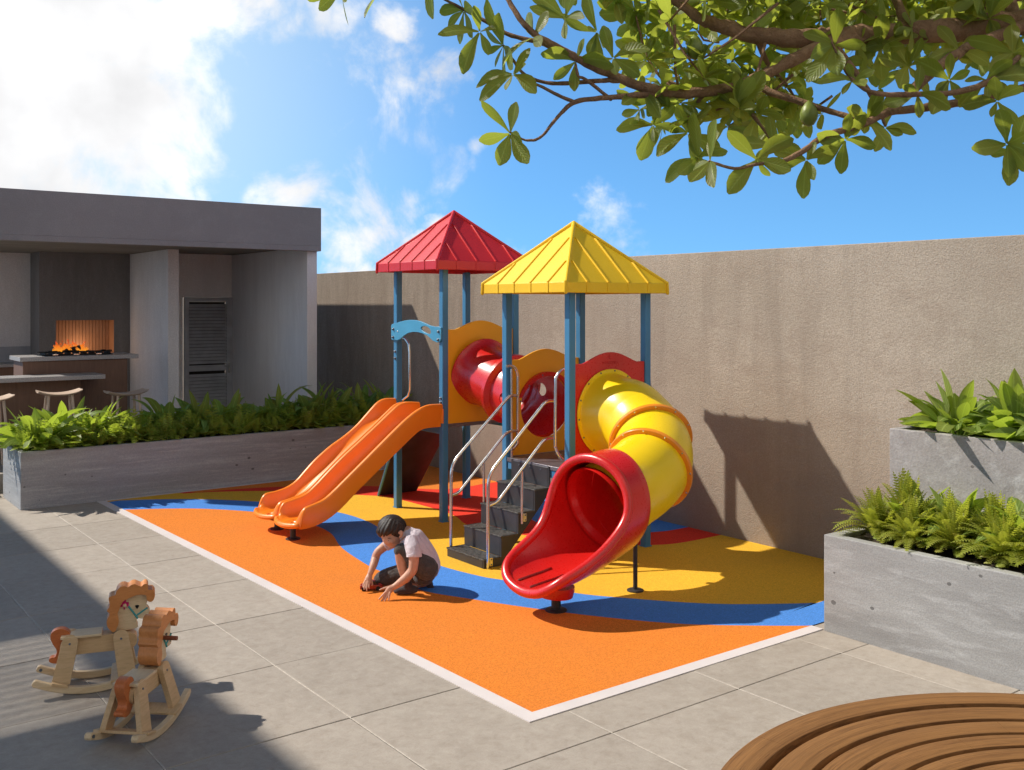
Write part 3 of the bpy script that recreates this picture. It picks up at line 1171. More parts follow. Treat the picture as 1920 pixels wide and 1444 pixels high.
# round portholes cut through the tunnel wall
for (tp, angd) in ((.20, 172), (.76, 0), (.62, 176)):
    a, u = frame(Bp - A)
    c = A.lerp(Bp, tp)
    d = a * math.cos(R(angd)) + u * math.sin(R(angd))
    cb = PB()
    q = d.to_track_quat('Z', 'Y').to_matrix().to_4x4()
    cb.lathe([(.062 if tp > .3 else .058, .20), (.062 if tp > .3 else .058, .40)], 28, 0, Matrix.Translation(c) @ q)
    cut = cb.build('cutter', 'red_plastic', PS)
    md = tun.modifiers.new('cut', 'BOOLEAN')
    md.operation = 'DIFFERENCE'
    md.object = cut
    md.solver = 'EXACT'
    bake(tun)
    cm_ = cut.data
    D.objects.remove(cut)
    D.meshes.remove(cm_)
tun.data.polygons.foreach_set('use_smooth', [True] * len(tun.data.polygons))
tun.data.set_sharp_from_angle(angle=R(40))
for k in range(12):
    a, u = frame(Bp - A)
    an = 2 * math.pi * k / 12 + .2
    d = a * math.cos(an) + u * math.sin(an)
    bolt(A + d * .338 - Vector((0, .003, 0)), (0, -1, 0), tun, .005, .004)
    bolt(Bp + d * .314 - Vector((0, .028, 0)), (0, -1, 0), tun, .005, .004)

# ---- double wave slide
near_top = [(5.3,1.148),(5.263,1.15),(5.138,1.149),(5.043,1.118),(4.949,1.066),(4.83,0.983),(4.634,0.828),(4.444,0.676),(4.259,0.529),(4.137,0.433),(4.042,0.372),(3.924,0.338),(3.854,0.32),(3.8,0.268),(3.765,0.215),(3.735,0.172)]
far_top = [(5.30, 1.14), (5.178, 1.143), (5.092, 1.111), (4.994, 1.024), (4.855, .895), (4.718, .798), (4.557, .706), (4.40, .592), (4.296, .498), (4.194, .402), (4.093, .350), (3.98, .326), (3.87, .312), (3.809, .262), (3.77, .205), (3.74, .166)]
mid_top = [(5.30, 1.135), (5.166, 1.145), (5.068, 1.128), (4.972, 1.061), (4.823, .945), (4.624, .795), (4.468, .680), (4.315, .555), (4.165, .425), (4.067, .358), (3.93, .322), (3.84, .305), (3.79, .262), (3.76, .205), (3.735, .166)]
bed_z = [(5.30, .955), (5.10, .948), (4.98, .885), (4.83, .775), (4.60, .60), (4.40, .445), (4.24, .315), (4.10, .225), (3.97, .182), (3.85, .170), (3.76, .163), (3.735, .160)]
bot_z = [(5.30, .925), (5.10, .918), (4.98, .850), (4.83, .735), (4.60, .56), (4.40, .405), (4.24, .272), (4.10, .185), (3.97, .142), (3.85, .130), (3.76, .138), (3.735, .15)]


def T(tab):
    s = spline(sorted(tab), 5)
    return lambda x: lerp_table(s, x)


nt, ft, mt_, bz, bt = T(near_top), T(far_top), T(mid_top), T(bed_z), T(bot_z)
yn, ym, yf = 8.150, 8.59, 9.03
rw = .026      # rim roll


def bow(x):
    """the toe of each chute is rounded in plan"""
    return 0


def section(x):
    P = []
    zb, zo = bz(x), bt(x)

    def rim(yc, zt, outside, s):
        # outside: side of the outer wall; rounded roll
        q = []
        for k in range(7):
            a = math.pi * k / 6
            q.append((yc + s * -math.cos(a) * rw, zt - rw + math.sin(a) * rw))
        return q
    P.append((yn + .012, zo))
    P += rim(yn, nt(x), -1, 1)
    h = max(.0, nt(x) - zb)
    P += [(yn + rw + .012, zb + h * .55), (yn + rw + .032, zb + .035), (yn + rw + .065, zb + .006)]
    P += [(yn + .17, zb), (yn + .22, zb - .002), (yn + .27, zb)]
    hm = max(.0, mt_(x) - zb)
    P += [(ym - .115, zb + .006), (ym - .082, zb + .035), (ym - .062, zb + hm * .55)]
    P += [(y_, z_) for y_, z_ in rim(ym - .022 - rw * .2, mt_(x), 0, 1)]
    P += [(ym + .0, max(zb + .01, mt_(x) - .075))]
    P += [(y_, z_) for y_, z_ in rim(ym + .032 + rw * .2, mt_(x) - .004, 0, 1)]
    P += [(ym + .074, zb + hm * .55), (ym + .094, zb + .035), (ym + .127, zb + .006)]
    P += [(ym + .18, zb), (ym + .225, zb - .002), (ym + .27, zb)]
    hf = max(.0, ft(x) - zb)
    P += [(yf - rw - .065, zb + .006), (yf - rw - .032, zb + .035), (yf - rw - .012, zb + hf * .55)]
    P += rim(yf, ft(x), 1, 1)
    P += [(yf - .012, zo), (ym + .09, zo - .005), (ym - .07, zo - .005)]
    return P


xs = [5.30 - i * .03 for i in range(51)] + [3.785, 3.77, 3.755, 3.742, 3.735]


def toe(x, y):
    """pull the end of each chute into a rounded scoop, one a little ahead of the other"""
    if x > 3.95:
        return x
    c = (yn + ym) / 2 - .01 if y < ym + .003 else (yf + ym) / 2 + .01
    e = abs(y - c) / .235
    k = (3.95 - x) / .215
    return x + k * k * .085 * min(1, e) ** 2.2


b = PB()
rows = []
for x in xs:
    sec = section(x)
    if x < 3.80:
        pass
    rows.append([(toe(x, y), y, z) for y, z in sec])
b.grid(rows, cv=True)
ns = len(rows[0])
b.f.append(tuple(range(ns)))
b.mi.append(0)
b.f.append(tuple((len(rows) - 1) * ns + k for k in range(ns))[::-1])
b.mi.append(0)
sld = b.build('double_slide', 'orange_plastic', PS, smooth=50)
# rounded toe rolls
for (c, hw) in (((yn + ym) / 2 - .012, .205), ((yf + ym) / 2 + .012, .205)):
    b = PB()
    pts = []
    for k in range(15):
        a = -1 + 2 * k / 14
        y = c + hw * a
        pts.append((toe(3.742, y) - .004, y, .157 + .012 * abs(a) ** 3))
    b.tube(pts, .024, 10, dome=True)
    b.build('slide_lip', 'orange_plastic', sld)
    for dy in (-.09, -.045, 0, .045, .09):
        g_ = PB()
        g_.tube([(3.80, c + dy, .164), (3.90, c + dy, .1735)], .004, 6, dome=True)
        g_.build('lip_rib', 'orange_plastic', sld)
# moulded ridges along the flank
b = PB()
for off_, r_ in ((.075, .007), (.12, .005)):
    b.tube([(x, yn - .002 + .008, nt(x) - off_) for x in [5.05 - .05 * i for i in range(24)]], r_, 6, dome=True)
b.build('slide_flank_rib', 'orange_plastic', sld)
b = PB()
b.tube([(5.31, 8.152, 1.10), (5.31, 8.152, .96)], .02, 8)
b.build('slide_hook', 'orange_plastic', sld)
for (fx, fy) in ((3.862, 8.37), (3.918, 8.836)):
    b = PB()
    M = Matrix.Translation((fx, fy, ZP))
    b.lathe([(.065, 0), (.065, .008), (.055, .013), (.026, .014), (.026, .15)], 20, 0, M)
    b.build('slide_foot', 'black_steel', sld)

# climbing board leaning on the far side of the red tower, hung from blue rails
b = PB()
lo_, hi_ = Vector((5.50, 9.70, ZP)), Vector((5.42, 9.075, .93))
wv = Vector((.58, 0, 0))
nn = Vector((0, .045, .02))
b.add([lo_, lo_ + wv * .82, hi_ + wv * 1.15, hi_, lo_ + nn, lo_ + wv * .82 + nn, hi_ + wv * 1.15 + nn, hi_ + nn],
      [(0, 1, 2, 3), (4, 5, 6, 7), (0, 1, 5, 4), (1, 2, 6, 5), (2, 3, 7, 6), (3, 0, 4, 7)])
cb_ = b.build('climbing_board', 'board_black', PS, bevel=.004)
b = PB()
b.tube([lo_ + Vector((-.02, -.01, .01)), hi_ + Vector((-.02, -.01, 0))], .015, 8)
b.build('board_rail', 'blue_paint', cb_)

# ---- spiral tube slide
path = [Vector((5.757, 6.262, 1.195)), Vector((5.757, 6.16, 1.195)), Vector((5.757, 6.02, 1.185))]
Rt = .66
cx, cy = 5.757 - Rt, 6.02
for k in range(1, 13):
    a = R(90 * k / 12)
    t = k / 12
    path.append(Vector((cx + Rt * math.cos(a), cy - Rt * math.sin(a), 1.185 - .42 * t - .03 * math.sin(math.pi * t))))
path.append(Vector((4.98, 5.36, .71)))
path.append(Vector((4.86, 5.36, .668)))
sp = [Vector(p) for p in spline(path, 4)]
nsp = len(sp)


def sweep(pts, rf, seg=56):
    rows = []
    for i, p in enumerate(pts):
        t = (pts[min(i + 1, len(pts) - 1)] - pts[max(i - 1, 0)]).normalized()
        a, u = frame(t)
        rows.append([p + (a * math.cos(k * 2 * math.pi / seg) + u * math.sin(k * 2 * math.pi / seg)) * rf(i) for k in range(seg)])
    return rows


b = PB()
TR = .302
ra = lambda i: TR + .045 * max(0, 1 - i / 9) ** 2
b.grid(sweep(sp, ra), cv=True)
b.grid(sweep(sp, lambda i: ra(i) - .012)[::-1], cv=True)
ts = b.build('tube_slide', 'yellow_plastic', PS, smooth=60)
ring((5.757, 6.253, 1.195), (0, -1, 0), .285, .368, .014, 'entry_flange', 'yellow_plastic', ts)
for k in range(14):
    an = 2 * math.pi * k / 14 + .1
    bolt((5.757 + .355 * math.cos(an), 6.246, 1.195 + .355 * math.sin(an)), (0, -1, 0), ts, .005, .004)
for idx in (24, 42):
    t = (sp[idx + 1] - sp[idx - 1]).normalized()
    fl = ring(sp[idx], t, .292, .337, .038, 'joint_flange', 'seam_orange', ts, bev=.006)
    a, u = frame(t)
    for k in range(12):
        an = 2 * math.pi * k / 12
        d = a * math.cos(an) + u * math.sin(an)
        bolt(sp[idx] + d * .325 + t * .018, t, fl, .005, .004, 'chrome')
# red mouth: hood that opens into a scoop; s runs along the axis, phi round the section (0 = bottom)
E0 = sp[-1]
axd = (sp[-1] - sp[-3]).normalized()


def axis_pt(s):
    # axis bends level towards the lip and ends low
    x = E0.x + .06 - s
    z = lerp_table([(-.1, .715), (0, .690), (.12, .665), (.25, .64), (.40, .61), (.55, .595), (.75, .59), (.95, .59)], s)
    return Vector((x, lerp_table([(-.1, 5.352), (0, 5.345), (.3, 5.325), (.9, 5.32)], s), z))


SMAX = spline([(0, .800), (20, .797), (34, .785), (46, .752), (54, .70), (60, .62), (65, .53), (70, .44), (76, .37), (84, .318), (93, .285), (102, .268), (115, .255), (135, .248), (160, .25), (180, .25)], 8)


def mouth_pt(phi, s, r):
    """phi in degrees from the bottom (signed)"""
    w = lerp_table([(-.09, r * .86), (-.05, r * .97), (0, r * 1.0), (.3, r * 1.02), (.6, r * 1.08), (.86, r * 1.02)], s)
    z_sc = lerp_table([(-.09, r * .86), (-.05, r * .97), (0, r), (.25, r * 1.05), (.6, r * 1.10), (.86, r * 1.16)], s)
    c = axis_pt(s)
    fl = lerp_table([(0, 1.0), (.35, .9), (.6, .72), (.95, .62)], s)      # flattening of the bed
    a = R(phi)
    zz = math.cos(a)
    zz = (abs(zz) ** fl) * (1 if zz > 0 else -1)
    return Vector((c.x, c.y + math.sin(a) * w, c.z - zz * z_sc))


def mouth_grid(r, nphi=72, nu=26):
    rows = []
    for i in range(nphi + 1):
        phi = -180 + 360 * i / nphi
        sm = lerp_table(SMAX, abs(phi))
        k_ = max(0.0, min(1.0, (abs(phi) - 58) / 40))
        sm -= .10 * (1 - math.sin(R(phi))) / 2 * k_ * k_ * (3 - 2 * k_)      # the near side of the hood is cut back further
        rows.append([mouth_pt(phi, -.09 + (sm + .09) * (j / nu), r) for j in range(nu + 1)])
    return rows


b = PB()
RM = .372
go = mouth_grid(RM)
gi = mouth_grid(RM - .030)
b.grid(go)
b.grid([r_[::-1] for r_ in gi])
# close the back edge
for i in range(len(go) - 1):
    b.add([go[i][0], go[i + 1][0], gi[i + 1][0], gi[i][0]], [(0, 1, 2, 3)])
mo = b.build('slide_mouth', 'red_plastic', PS, smooth=60)
b = PB()
b.grid(sweep(sp[-26:] + [sp[-1] + axd * .03, sp[-1] + axd * .06], lambda i: TR - .017 + (.022 if i > 25 else 0)), cv=True)
b.build('inner_sleeve', 'red_plastic', mo, smooth=60)
b = PB()
lipc = [(go[i][-1] + gi[i][-1]) / 2 for i in range(len(go) - 1)]
lipc = [Vector(p) for p in spline(lipc, 3, closed=True)]
# rolled edge
seg_r = 12
rows = []
nL = len(lipc)
for i in range(nL):
    t = (lipc[(i + 1) % nL] - lipc[i - 1]).normalized()
    c0 = axis_pt(max(0, min(.95, E0.x + .06 - lipc[i].x)))
    rad_ = (lipc[i] - c0)
    rad_ = (rad_ - t * rad_.dot(t)).normalized()
    bn = t.cross(rad_)
    rows.append([lipc[i] + (rad_ * math.cos(k * 2 * math.pi / seg_r) + bn * math.sin(k * 2 * math.pi / seg_r)) * .033 for k in range(seg_r)])
b.grid(rows, cu=True, cv=True)
b.build('mouth_rim', 'red_plastic', mo, smooth=80)
# drainage slots in the bed
for dy in (-.11, 0.0, .11):
    g_ = PB()
    s0, s1 = .46, .745
    pts = []
    for k in range(8):
        s = s0 + (s1 - s0) * k / 7
        c = axis_pt(s)
        ph = math.degrees(math.asin(max(-1, min(1, dy / (.3)))))
        p = mouth_pt(ph, s, RM - .030)
        pts.append(p + UP * .004)
    g_.tube(pts, .008, 6, dome=True)
    g_.build('bed_slot', 'toy_red', mo)
b = PB()
M = Matrix.Translation((4.40, 5.335, 0))
b.lathe([(.135, .105), (.150, .15), (.150, .178)], 24, 0, M @ Matrix.Scale(.8, 4, (1, 0, 0)))
b.build('mouth_base', 'red_plastic', mo)
b = PB()
b.lathe([(.075, ZP), (.075, ZP + .008), (.065, ZP + .013), (.033, ZP + .014), (.033, .115)], 20, 0, Matrix.Translation((4.40, 5.327, 0)))
b.build('mouth_foot', 'black_steel', mo)
b = PB()
b.lathe([(.062, ZP), (.062, ZP + .008), (.054, ZP + .012), (.0165, ZP + .013), (.0165, .50)], 20, 0, Matrix.Translation((5.168, 5.345, 0)))
b.build('slide_pole', 'black_steel', ts)

# ---- steps
SX = [4.632, 4.805, 4.977, 5.150, 5.302]
SZ = [.078, .240, .408, .577, .754]
yl, yr = 7.03, 6.512
prof = [(SX[0], ZP)]
for k in range(5):
    prof += [(SX[k], SZ[k])] + ([(SX[k + 1], SZ[k])] if k < 4 else [])
prof += [(5.316, .754), (5.316, .545), (4.80, ZP)]
b = PB()
for y0, y1 in ((yr - .004, yr + .012), (yl - .012, yl + .004)):
    b.plate(prof, [], y0, y1, lambda u, v, d: (u, d, v))
for k in range(5):
    b.box(SX[k] - .002, SX[k] + .014, yr + .012, yl - .012, (SZ[k - 1] if k else ZP), SZ[k] - .012)
st = b.build('staircase', 'board_black', PS, bevel=.002)
for k in range(4):
    t_ = PB()
    t_.box(SX[k] - .006, SX[k + 1] - .003, yr - .008, yl + .008, SZ[k] - .012, SZ[k])
    t_.build('tread', 'step_grip', st, bevel=.002)
for yy in (6.62, 6.77, 6.92):
    bolt((5.300, yy, .715), (-1, 0, 0), st, .005, .003)


def rail(y, top, low, strut, name='handrail'):
    b = PB()
    b.tube(arc_corner([(p[0], y, p[1]) for p in top], .10), .0135, 12)
    b.tube(arc_corner([(p[0], y, p[1]) for p in low], .06), .0125, 12)
    b.tube([(strut[0][0], y, strut[0][1]), (strut[1][0], y, strut[1][1])], .0115, 10)
    return b.build(name, 'chrome', st, smooth=60)


topL = [(4.677,0.065),(4.679,0.764),(5.294,1.308),(5.375,1.303)]
lowL = [(4.686,0.505),(4.756,0.517),(5.266,0.996),(5.38,0.991)]
strL = [(5.014,0.735),(5.017,0.399)]
topR = [(4.664,0.001),(4.667,0.747),(5.258,1.306),(5.365,1.296)]
lowR = [(4.677,0.505),(4.76,0.524),(5.245,0.994),(5.361,0.991)]
strR = [(5.009,0.743),(5.006,0.318)]
rail(7.045, topL, lowL, strL)
rail(6.497, topR, lowR, strR)
for (x, z) in ((strR[1][0] + .03, strR[1][1] + .045), (topR[0][0] + .03, topR[0][1] + .05)):
    b = PB()
    b.box(x - .03, x + .022, 6.500, 6.506, z - .035, z + .035)
    br = b.build('rail_bracket', 'chrome', st, bevel=.003)
    for dz in (-.02, .02):
        bolt((x + .008, 6.5, z + dz), (0, -1, 0), br, .004, .003)
# grab loops either side of the deck opening
b = PB()
lp = [(5.271,1.565),(5.32,1.565),(5.369,1.539),(5.391,1.479),(5.393,1.42),(5.392,0.932),(5.381,0.874),(5.344,0.838),(5.32,0.835)]
b.tube([(p[0], 7.06, p[1]) for p in spline(lp, 4)], .0125, 12)
lp2 = [(5.335,1.539),(5.337,0.759)]
b.tube([(p[0], 7.075, p[1]) for p in lp2], .011, 10)
b.build('grab_loop', 'chrome', PS, smooth=60)
b = PB()
lp = [(5.369,1.572),(5.321,1.546),(5.288,1.502),(5.281,1.448),(5.276,0.983),(5.285,0.918),(5.315,0.861),(5.357,0.82)]
b.tube([(p[0], 6.40, p[1]) for p in spline(lp, 4)], .0125, 12)
b.build('grab_loop', 'chrome', PS, smooth=60)

# ---------------------------------------------------------------- pavilion
FZ = .20
PV = thing('pavilion', 'open flat roofed pavilion with dark grey fascia and pale rough plastered walls', 'pavilion', (4.1, 14.5, 0))
VM = Matrix.Translation((-4.1, -14.5, 0))


class VB(MB):
    def build(self, name, mats, parent=None, **k):
        self.v = [tuple(VM @ Vector(p)) for p in self.v]
        return MB.build(self, name, mats, parent, **k)


b = VB()
b.box(1.2, 6.24, 12.5, 17.0, -.02, FZ)
b.box(1.2, 2.12, 12.18, 12.5, -.02, FZ * .5)
b.build('floor_slab', 'paving_stone', PV, smooth=0, bevel=.006)
b = VB()
b.box(2.08, 6.232, 12.60, 17.05, 2.905, 3.43)
b.box(2.08, 6.232, 12.60, 12.74, 2.838, 2.9049)
rf = b.build('roof_slab', 'fascia_grey', PV, smooth=0, bevel=.004)
b = VB()
b.box(2.2, 6.09, 12.742, 16.9, 2.894, 2.9045)
b.build('soffit_panel', 'soffit', rf, smooth=0)
b = VB()
b.box(6.08, 6.228, 12.72, 15.45, FZ, 2.893)
b.build('end_wall', 'stucco', PV, smooth=0, bevel=.006)
b = VB()
b.box(4.712, 4.87, 14.35, 16.9, FZ, 2.8935)
b.build('partition_wall', 'stucco', PV, smooth=0, bevel=.006)
b = VB()
b.box(4.872, 5.30, 15.45, 15.62, FZ, 2.8935)
b.box(5.30, 6.08, 15.451, 15.62, 2.225, 2.8935)
b.box(6.078, 6.228, 15.452, 15.62, FZ, 2.8925)
b.build('door_wall', 'stucco', PV, smooth=0)
b = VB()
b.box(1.9, 3.40, 16.75, 16.95, FZ, 2.893)
b.build('rear_wall', 'stucco', PV, smooth=0)
# chimney breast with the firebox opening
b = VB()
b.box(3.40, 3.631, 16.15, 16.95, FZ, 2.8925)
b.box(4.471, 4.711, 16.15, 16.95, FZ, 2.8925)
b.box(3.631, 4.471, 16.15, 16.95, 1.87, 2.8925)
b.box(3.631, 4.471, 16.15, 16.95, FZ, 1.34)
ch = b.build('chimney_breast', 'stucco_grey', PV, smooth=0)
b = VB()
n = 17
for k in range(n):
    x0 = 3.633 + (.836 / n) * k
    b.box(x0 + .002, x0 + .836 / n - .004, 16.42, 16.44 + .006 * (k % 2), 1.342, 1.868)
b.box(3.633, 4.469, 16.45, 16.47, 1.342, 1.868)
b.box(3.6315, 3.6335, 16.152, 16.45, 1.342, 1.868)
b.box(4.4685, 4.4705, 16.152, 16.45, 1.342, 1.868)
b.build('firebox_lining', 'slat_terracotta', ch, smooth=0)
# louvred door
dx0, dx1, dz1 = 5.312, 6.078, 2.222
b = VB()
b.box(dx0, dx0 + .07, 15.40, 15.45, FZ, dz1)
b.box(dx1 - .10, dx1, 15.40, 15.45, FZ, dz1)
b.box(dx0 + .07, dx1 - .10, 15.40, 15.45, dz1 - .07, dz1)
b.box(dx0 + .07, dx1 - .10, 15.41, 15.45, 1.07, 1.16)
b.box(dx0 + .07, dx1 - .10, 15.41, 15.45, FZ, FZ + .1)
dr = b.build('door', 'door_grey', PV, smooth=0, bevel=.003)
b = VB()
b.box(dx0 + .072, dx1 - .102, 15.462, 15.47, FZ + .02, dz1 - .072)  # black sheet standing in for the shade between the louvres
b.build('dark_gap_sheet', 'dark_void', dr, smooth=0)
b = VB()
z = FZ + .12
while z < dz1 - .09:
    if not (1.04 < z < 1.17):
        b.add([(dx0 + .072, 15.405, z - .022), (dx1 - .102, 15.405, z - .022), (dx1 - .102, 15.44, z + .022), (dx0 + .072, 15.44, z + .022),
               (dx0 + .072, 15.400, z - .018), (dx1 - .102, 15.400, z - .018), (dx1 - .102, 15.435, z + .026), (dx0 + .072, 15.435, z + .026)],
              [(0, 1, 2, 3), (4, 5, 6, 7), (0, 1, 5, 4), (1, 2, 6, 5), (2, 3, 7, 6), (3, 0, 4, 7)])
    z += .052
b.build('door_louvres', 'door_grey', dr, smooth=0)
b = VB()
b.box(dx1 - .075, dx1 - .045, 15.392, 15.40, 1.03, 1.19)
b.tube([(dx1 - .06, 15.395, 1.14), (dx1 - .06, 15.36, 1.14), (dx1 - .15, 15.355, 1.14)], .008, 8)
b.build('door_handle', 'chrome', dr)

# bar counters
def localbox(t):
    return Matrix.Translation(-Vector(t.location))


bc = thing('bar_counter', 'tall brown bar counter with a speckled granite top in front of the fire', 'counter', (3.4, 14.2, FZ))
LMx = localbox(bc)
b = MB()
b.box(2.70, 4.17, 13.9, 14.55, 1.382, 1.437, 0, LMx)
b.build('counter_top', 'granite', bc, smooth=0, bevel=.004)
b = MB()
b.box(2.74, 4.03, 13.93, 14.5, FZ, 1.381, 0, LMx)
b.build('counter_front', 'bar_wood', bc, smooth=0, bevel=.004)
bl = thing('breakfast_ledge', 'lower granite topped ledge along the front of the bar', 'counter', (2.6, 13.6, FZ))
LMx = localbox(bl)
b = MB()
b.box(1.6, 3.605, 13.4, 13.91, 1.159, 1.213, 0, LMx)
b.build('counter_top', 'granite', bl, smooth=0, bevel=.004)
b = MB()
b.box(1.7, 3.36, 13.62, 13.89, FZ, 1.158, 0, LMx)
b.build('counter_front', 'bar_wood', bl, smooth=0, bevel=.004)
bk = thing('back_counter', 'grey back counter against the rear wall left of the chimney', 'counter', (2.6, 16.5, FZ))
LMx = localbox(bk)
b = MB()
b.box(1.95, 3.395, 16.2, 16.748, 1.19, 1.235, 0, LMx)
b.build('counter_top', 'granite', bk, smooth=0, bevel=.004)
b = MB()
b.box(2.0, 3.35, 16.24, 16.747, FZ, 1.189, 0, LMx)
b.build('counter_front', 'bar_wood', bk, smooth=0)
b = MB()
b.box(1.95, 3.398, 16.715, 16.749, 1.236, 1.47, 0, LMx)
b.build('splashback', 'door_grey', bk, smooth=0)

# burner tray, log and flames on the bar, in line with the firebox
ht = thing('fire_burner', 'low black burner tray with a charred log burning on the bar counter', 'fire burner', (3.45, 14.15, 1.437))
LMx = localbox(ht)
fx0, fx1 = 2.98, 3.86
b = MB()
b.box(fx0, fx1, 14.0, 14.30, 1.4375, 1.452, 0, LMx)
for k in range(9):
    x = fx0 + .04 + k * .1
    b.box(x, x + .012, 14.0, 14.3, 1.4525, 1.475, 0, LMx)
for y in (14.01, 14.15, 14.28):
    b.box(fx0, fx1, y, y + .012, 1.4755, 1.487, 0, LMx)
rr = random.Random(2)
for k in range(26):
    x = rr.uniform(fx0 + .02, fx1 - .05)
    b.box(x, x + rr.uniform(.02, .06), 14.05, 14.09, 1.487, 1.487 + rr.uniform(.004, .02), 0, LMx)
b.build('burner_grate', 'char', ht, smooth=0, bevel=.002)
for x in (3.14, 3.40, 3.68):
    b = MB()
    b.box(x - .035, x + .035, 13.992, 14.0, 1.447, 1.460, 0, LMx)
    b.build('burner_dial', 'chrome', ht, smooth=0, bevel=.002)
b = MB()
b.tube([LMx @ Vector((3.20, 14.15, 1.492)), LMx @ Vector((3.33, 14.14, 1.505)), LMx @ Vector((3.48, 14.15, 1.536))], [.012, .026, .034], 7, 0)
b.build('log', 'char', ht, smooth=20)
m = Mat('flame')
m.t.nodes.remove(m.p)
em = m.n('ShaderNodeEmission')
tr = m.n('ShaderNodeBsdfTransparent')
mx_ = m.n('ShaderNodeMixShader')
sp_ = m.n('ShaderNodeSeparateXYZ')
m.l(m.pos(), sp_.inputs[0])
hgt = m.ramp(m.math('ADD', sp_.outputs['Z'], m.math('MULTIPLY', m.noise(22, 4), .12)), 1.52, 1.68)
m.l(m.mix(hgt, (1.0, .42, .04), (.85, .06, .01)), em.inputs['Color'])
em.inputs['Strength'].default_value = .9
m.l(m.ramp(m.math('SUBTRACT', m.noise(34, 4, .6, dist=1.0), m.math('MULTIPLY', hgt, .20)), .34, .44), mx_.inputs[0])
m.l(tr.outputs[0], mx_.inputs[1])
m.l(em.outputs[0], mx_.inputs[2])
m.l(mx_.outputs[0], m.out.inputs[0])
MT['flame'] = m()
b = MB()
rr = random.Random(11)
for k in range(30):
    x = rr.uniform(3.16, 3.56)
    y = rr.uniform(14.12, 14.2)
    h = rr.uniform(.05, .12) * (1 - abs(x - 3.34) * 1.2)
    pts = []
    for j in range(7):
        t = j / 6
        pts.append(LMx @ Vector((x + .022 * math.sin(t * 5 + k), y + .012 * math.sin(t * 4 + k * 2), 1.49 + h * 1.5 * t)))
    rad = [.010, .018, .020, .016, .011, .007, .002]
    b.tube(pts, [q * rr.uniform(.8, 1.2) for q in rad], 7, 0)
fl = b.build('flame', 'flame', ht)
pl = D.lights.new('fire_light', 'POINT')
pl.energy = 2.6
pl.color = (1.0, .62, .36)
pl.shadow_soft_size = .12
po = D.objects.new('fire_light', pl)
COL.objects.link(po)
po.location = (4.0, 16.22, 1.45)


def stool():
    t = thing('bar_stool', '', 'stool')
    b = MB()
    rows = []
    for i in range(13):
        u = -1 + 2 * i / 12
        x = .245 * u
        zc = .80 + .045 * u * u * abs(u) ** .3
        wy = .16 * (1 - .28 * abs(u) ** 4)
        row = []
        for k in range(12):
            a = 2 * math.pi * k / 12
            cy_ = math.cos(a)
            row.append((x, wy * (abs(cy_) ** .6) * (1 if cy_ > 0 else -1), zc + .016 * math.sin(a) - .014 * (1 - abs(cy_))))
        rows.append(row)
    b.grid(rows, cv=True)
    b.f.append(tuple(range(12)))
    b.mi.append(0)
    b.f.append(tuple(12 * 12 + k for k in range(12))[::-1])
    b.mi.append(0)
    b.build('seat', 'stool_wood', t, smooth=50)
    for sx in (-1, 1):
        for sy in (-1, 1):
            b = MB()
            b.tube([(sx * .13, sy * .08, .79), (sx * .185, sy * .15, 0)], [.017, .013], 10)
            b.build('leg', 'stool_wood', t)
    for (p, q) in (((-.168, -.13, .24), (.168, -.13, .24)), ((-.168, .13, .24), (.168, .13, .24)), ((-.16, -.12, .33), (-.16, .12, .33)), ((.16, -.12, .33), (.16, .12, .33))):
        b = MB()
        b.tube([p, q], .010, 8)
        b.build('stretcher', 'stool_wood', t)
    return t


def copy_tree(o, parent=None):
    c = o.copy()
    COL.objects.link(c)
    c.parent = parent
    for ch_ in list(o.children):
        copy_tree(ch_, c)
    return c


s0 = stool()
places = [((3.745, 13.0, FZ - .012), .08, 'pale wooden saddle stool at the right end of the bar, its legs showing'),
          ((2.96, 13.0, FZ + .03), -.05, 'pale wooden saddle stool behind the sunlit plants, only its curved seat showing'),
          ((2.20, 13.0, FZ + .0), .1, 'pale wooden saddle stool cut off by the left edge')]
for i, (p, a, lab) in enumerate(places):
    o = s0 if i == 0 else copy_tree(s0)
    o.location = p
    o.rotation_euler = (0, 0, a)
    tag(o, lab, 'stool', 'bar stools along the counter')

# ---------------------------------------------------------------- round tree bench
BC, BR, BZ = (3.31, 1.153), 1.376, .45
bench = thing('tree_bench', 'round slatted wooden bench of concentric rings in the bottom right corner', 'bench', (BC[0], BC[1], 0))
for (a, c) in ((0, .119), (.156, .274), (.300, .402), (.422, .516), (.538, .622), (.643, .725)):
    b = MB()
    r1, r0 = BR - a, BR - c
    nseg = 9
    for s in range(nseg):
        a0 = 2 * math.pi * s / nseg + .35 + a * 2
        a1 = a0 + 2 * math.pi / nseg - .0012 / r1
        rows = []
        for k in range(17):
            t = a0 + (a1 - a0) * k / 16
            rows.append([(r * math.cos(t), r * math.sin(t), z) for r, z in ((r0, BZ - .085), (r1, BZ - .085), (r1, BZ - .004), (r1 - .0015, BZ - .001), (r1 - .004, BZ), (r0 + .004, BZ), (r0 + .0015, BZ - .001), (r0, BZ - .004))])
        o0 = len(b.v)
        b.grid(rows, cv=True)
        b.f.append(tuple(o0 + k for k in range(8)))
        b.f.append(tuple(o0 + 16 * 8 + k for k in range(8))[::-1])
        b.mi += [0, 0]
    b.build('seat_ring', 'bench_teak', bench, smooth=30)
for k in range(9):
    b = MB()
    M = Matrix.Rotation(2 * math.pi * k / 9 + .2, 4, 'Z')
    b.box(.64, BR - .03, -.03, .03, BZ - .15, BZ - .086, 0, M)
    b.box(BR - .16, BR - .08, -.03, .03, 0, BZ - .15, 0, M)
    b.box(.66, .72, -.03, .03, 0, BZ - .15, 0, M)
    b.build('bench_support', 'dark_void', bench, smooth=0)
b = MB()
b.lathe([(BR - .10, .02), (BR - .10, BZ - .16)], 64, 0, caps=False)
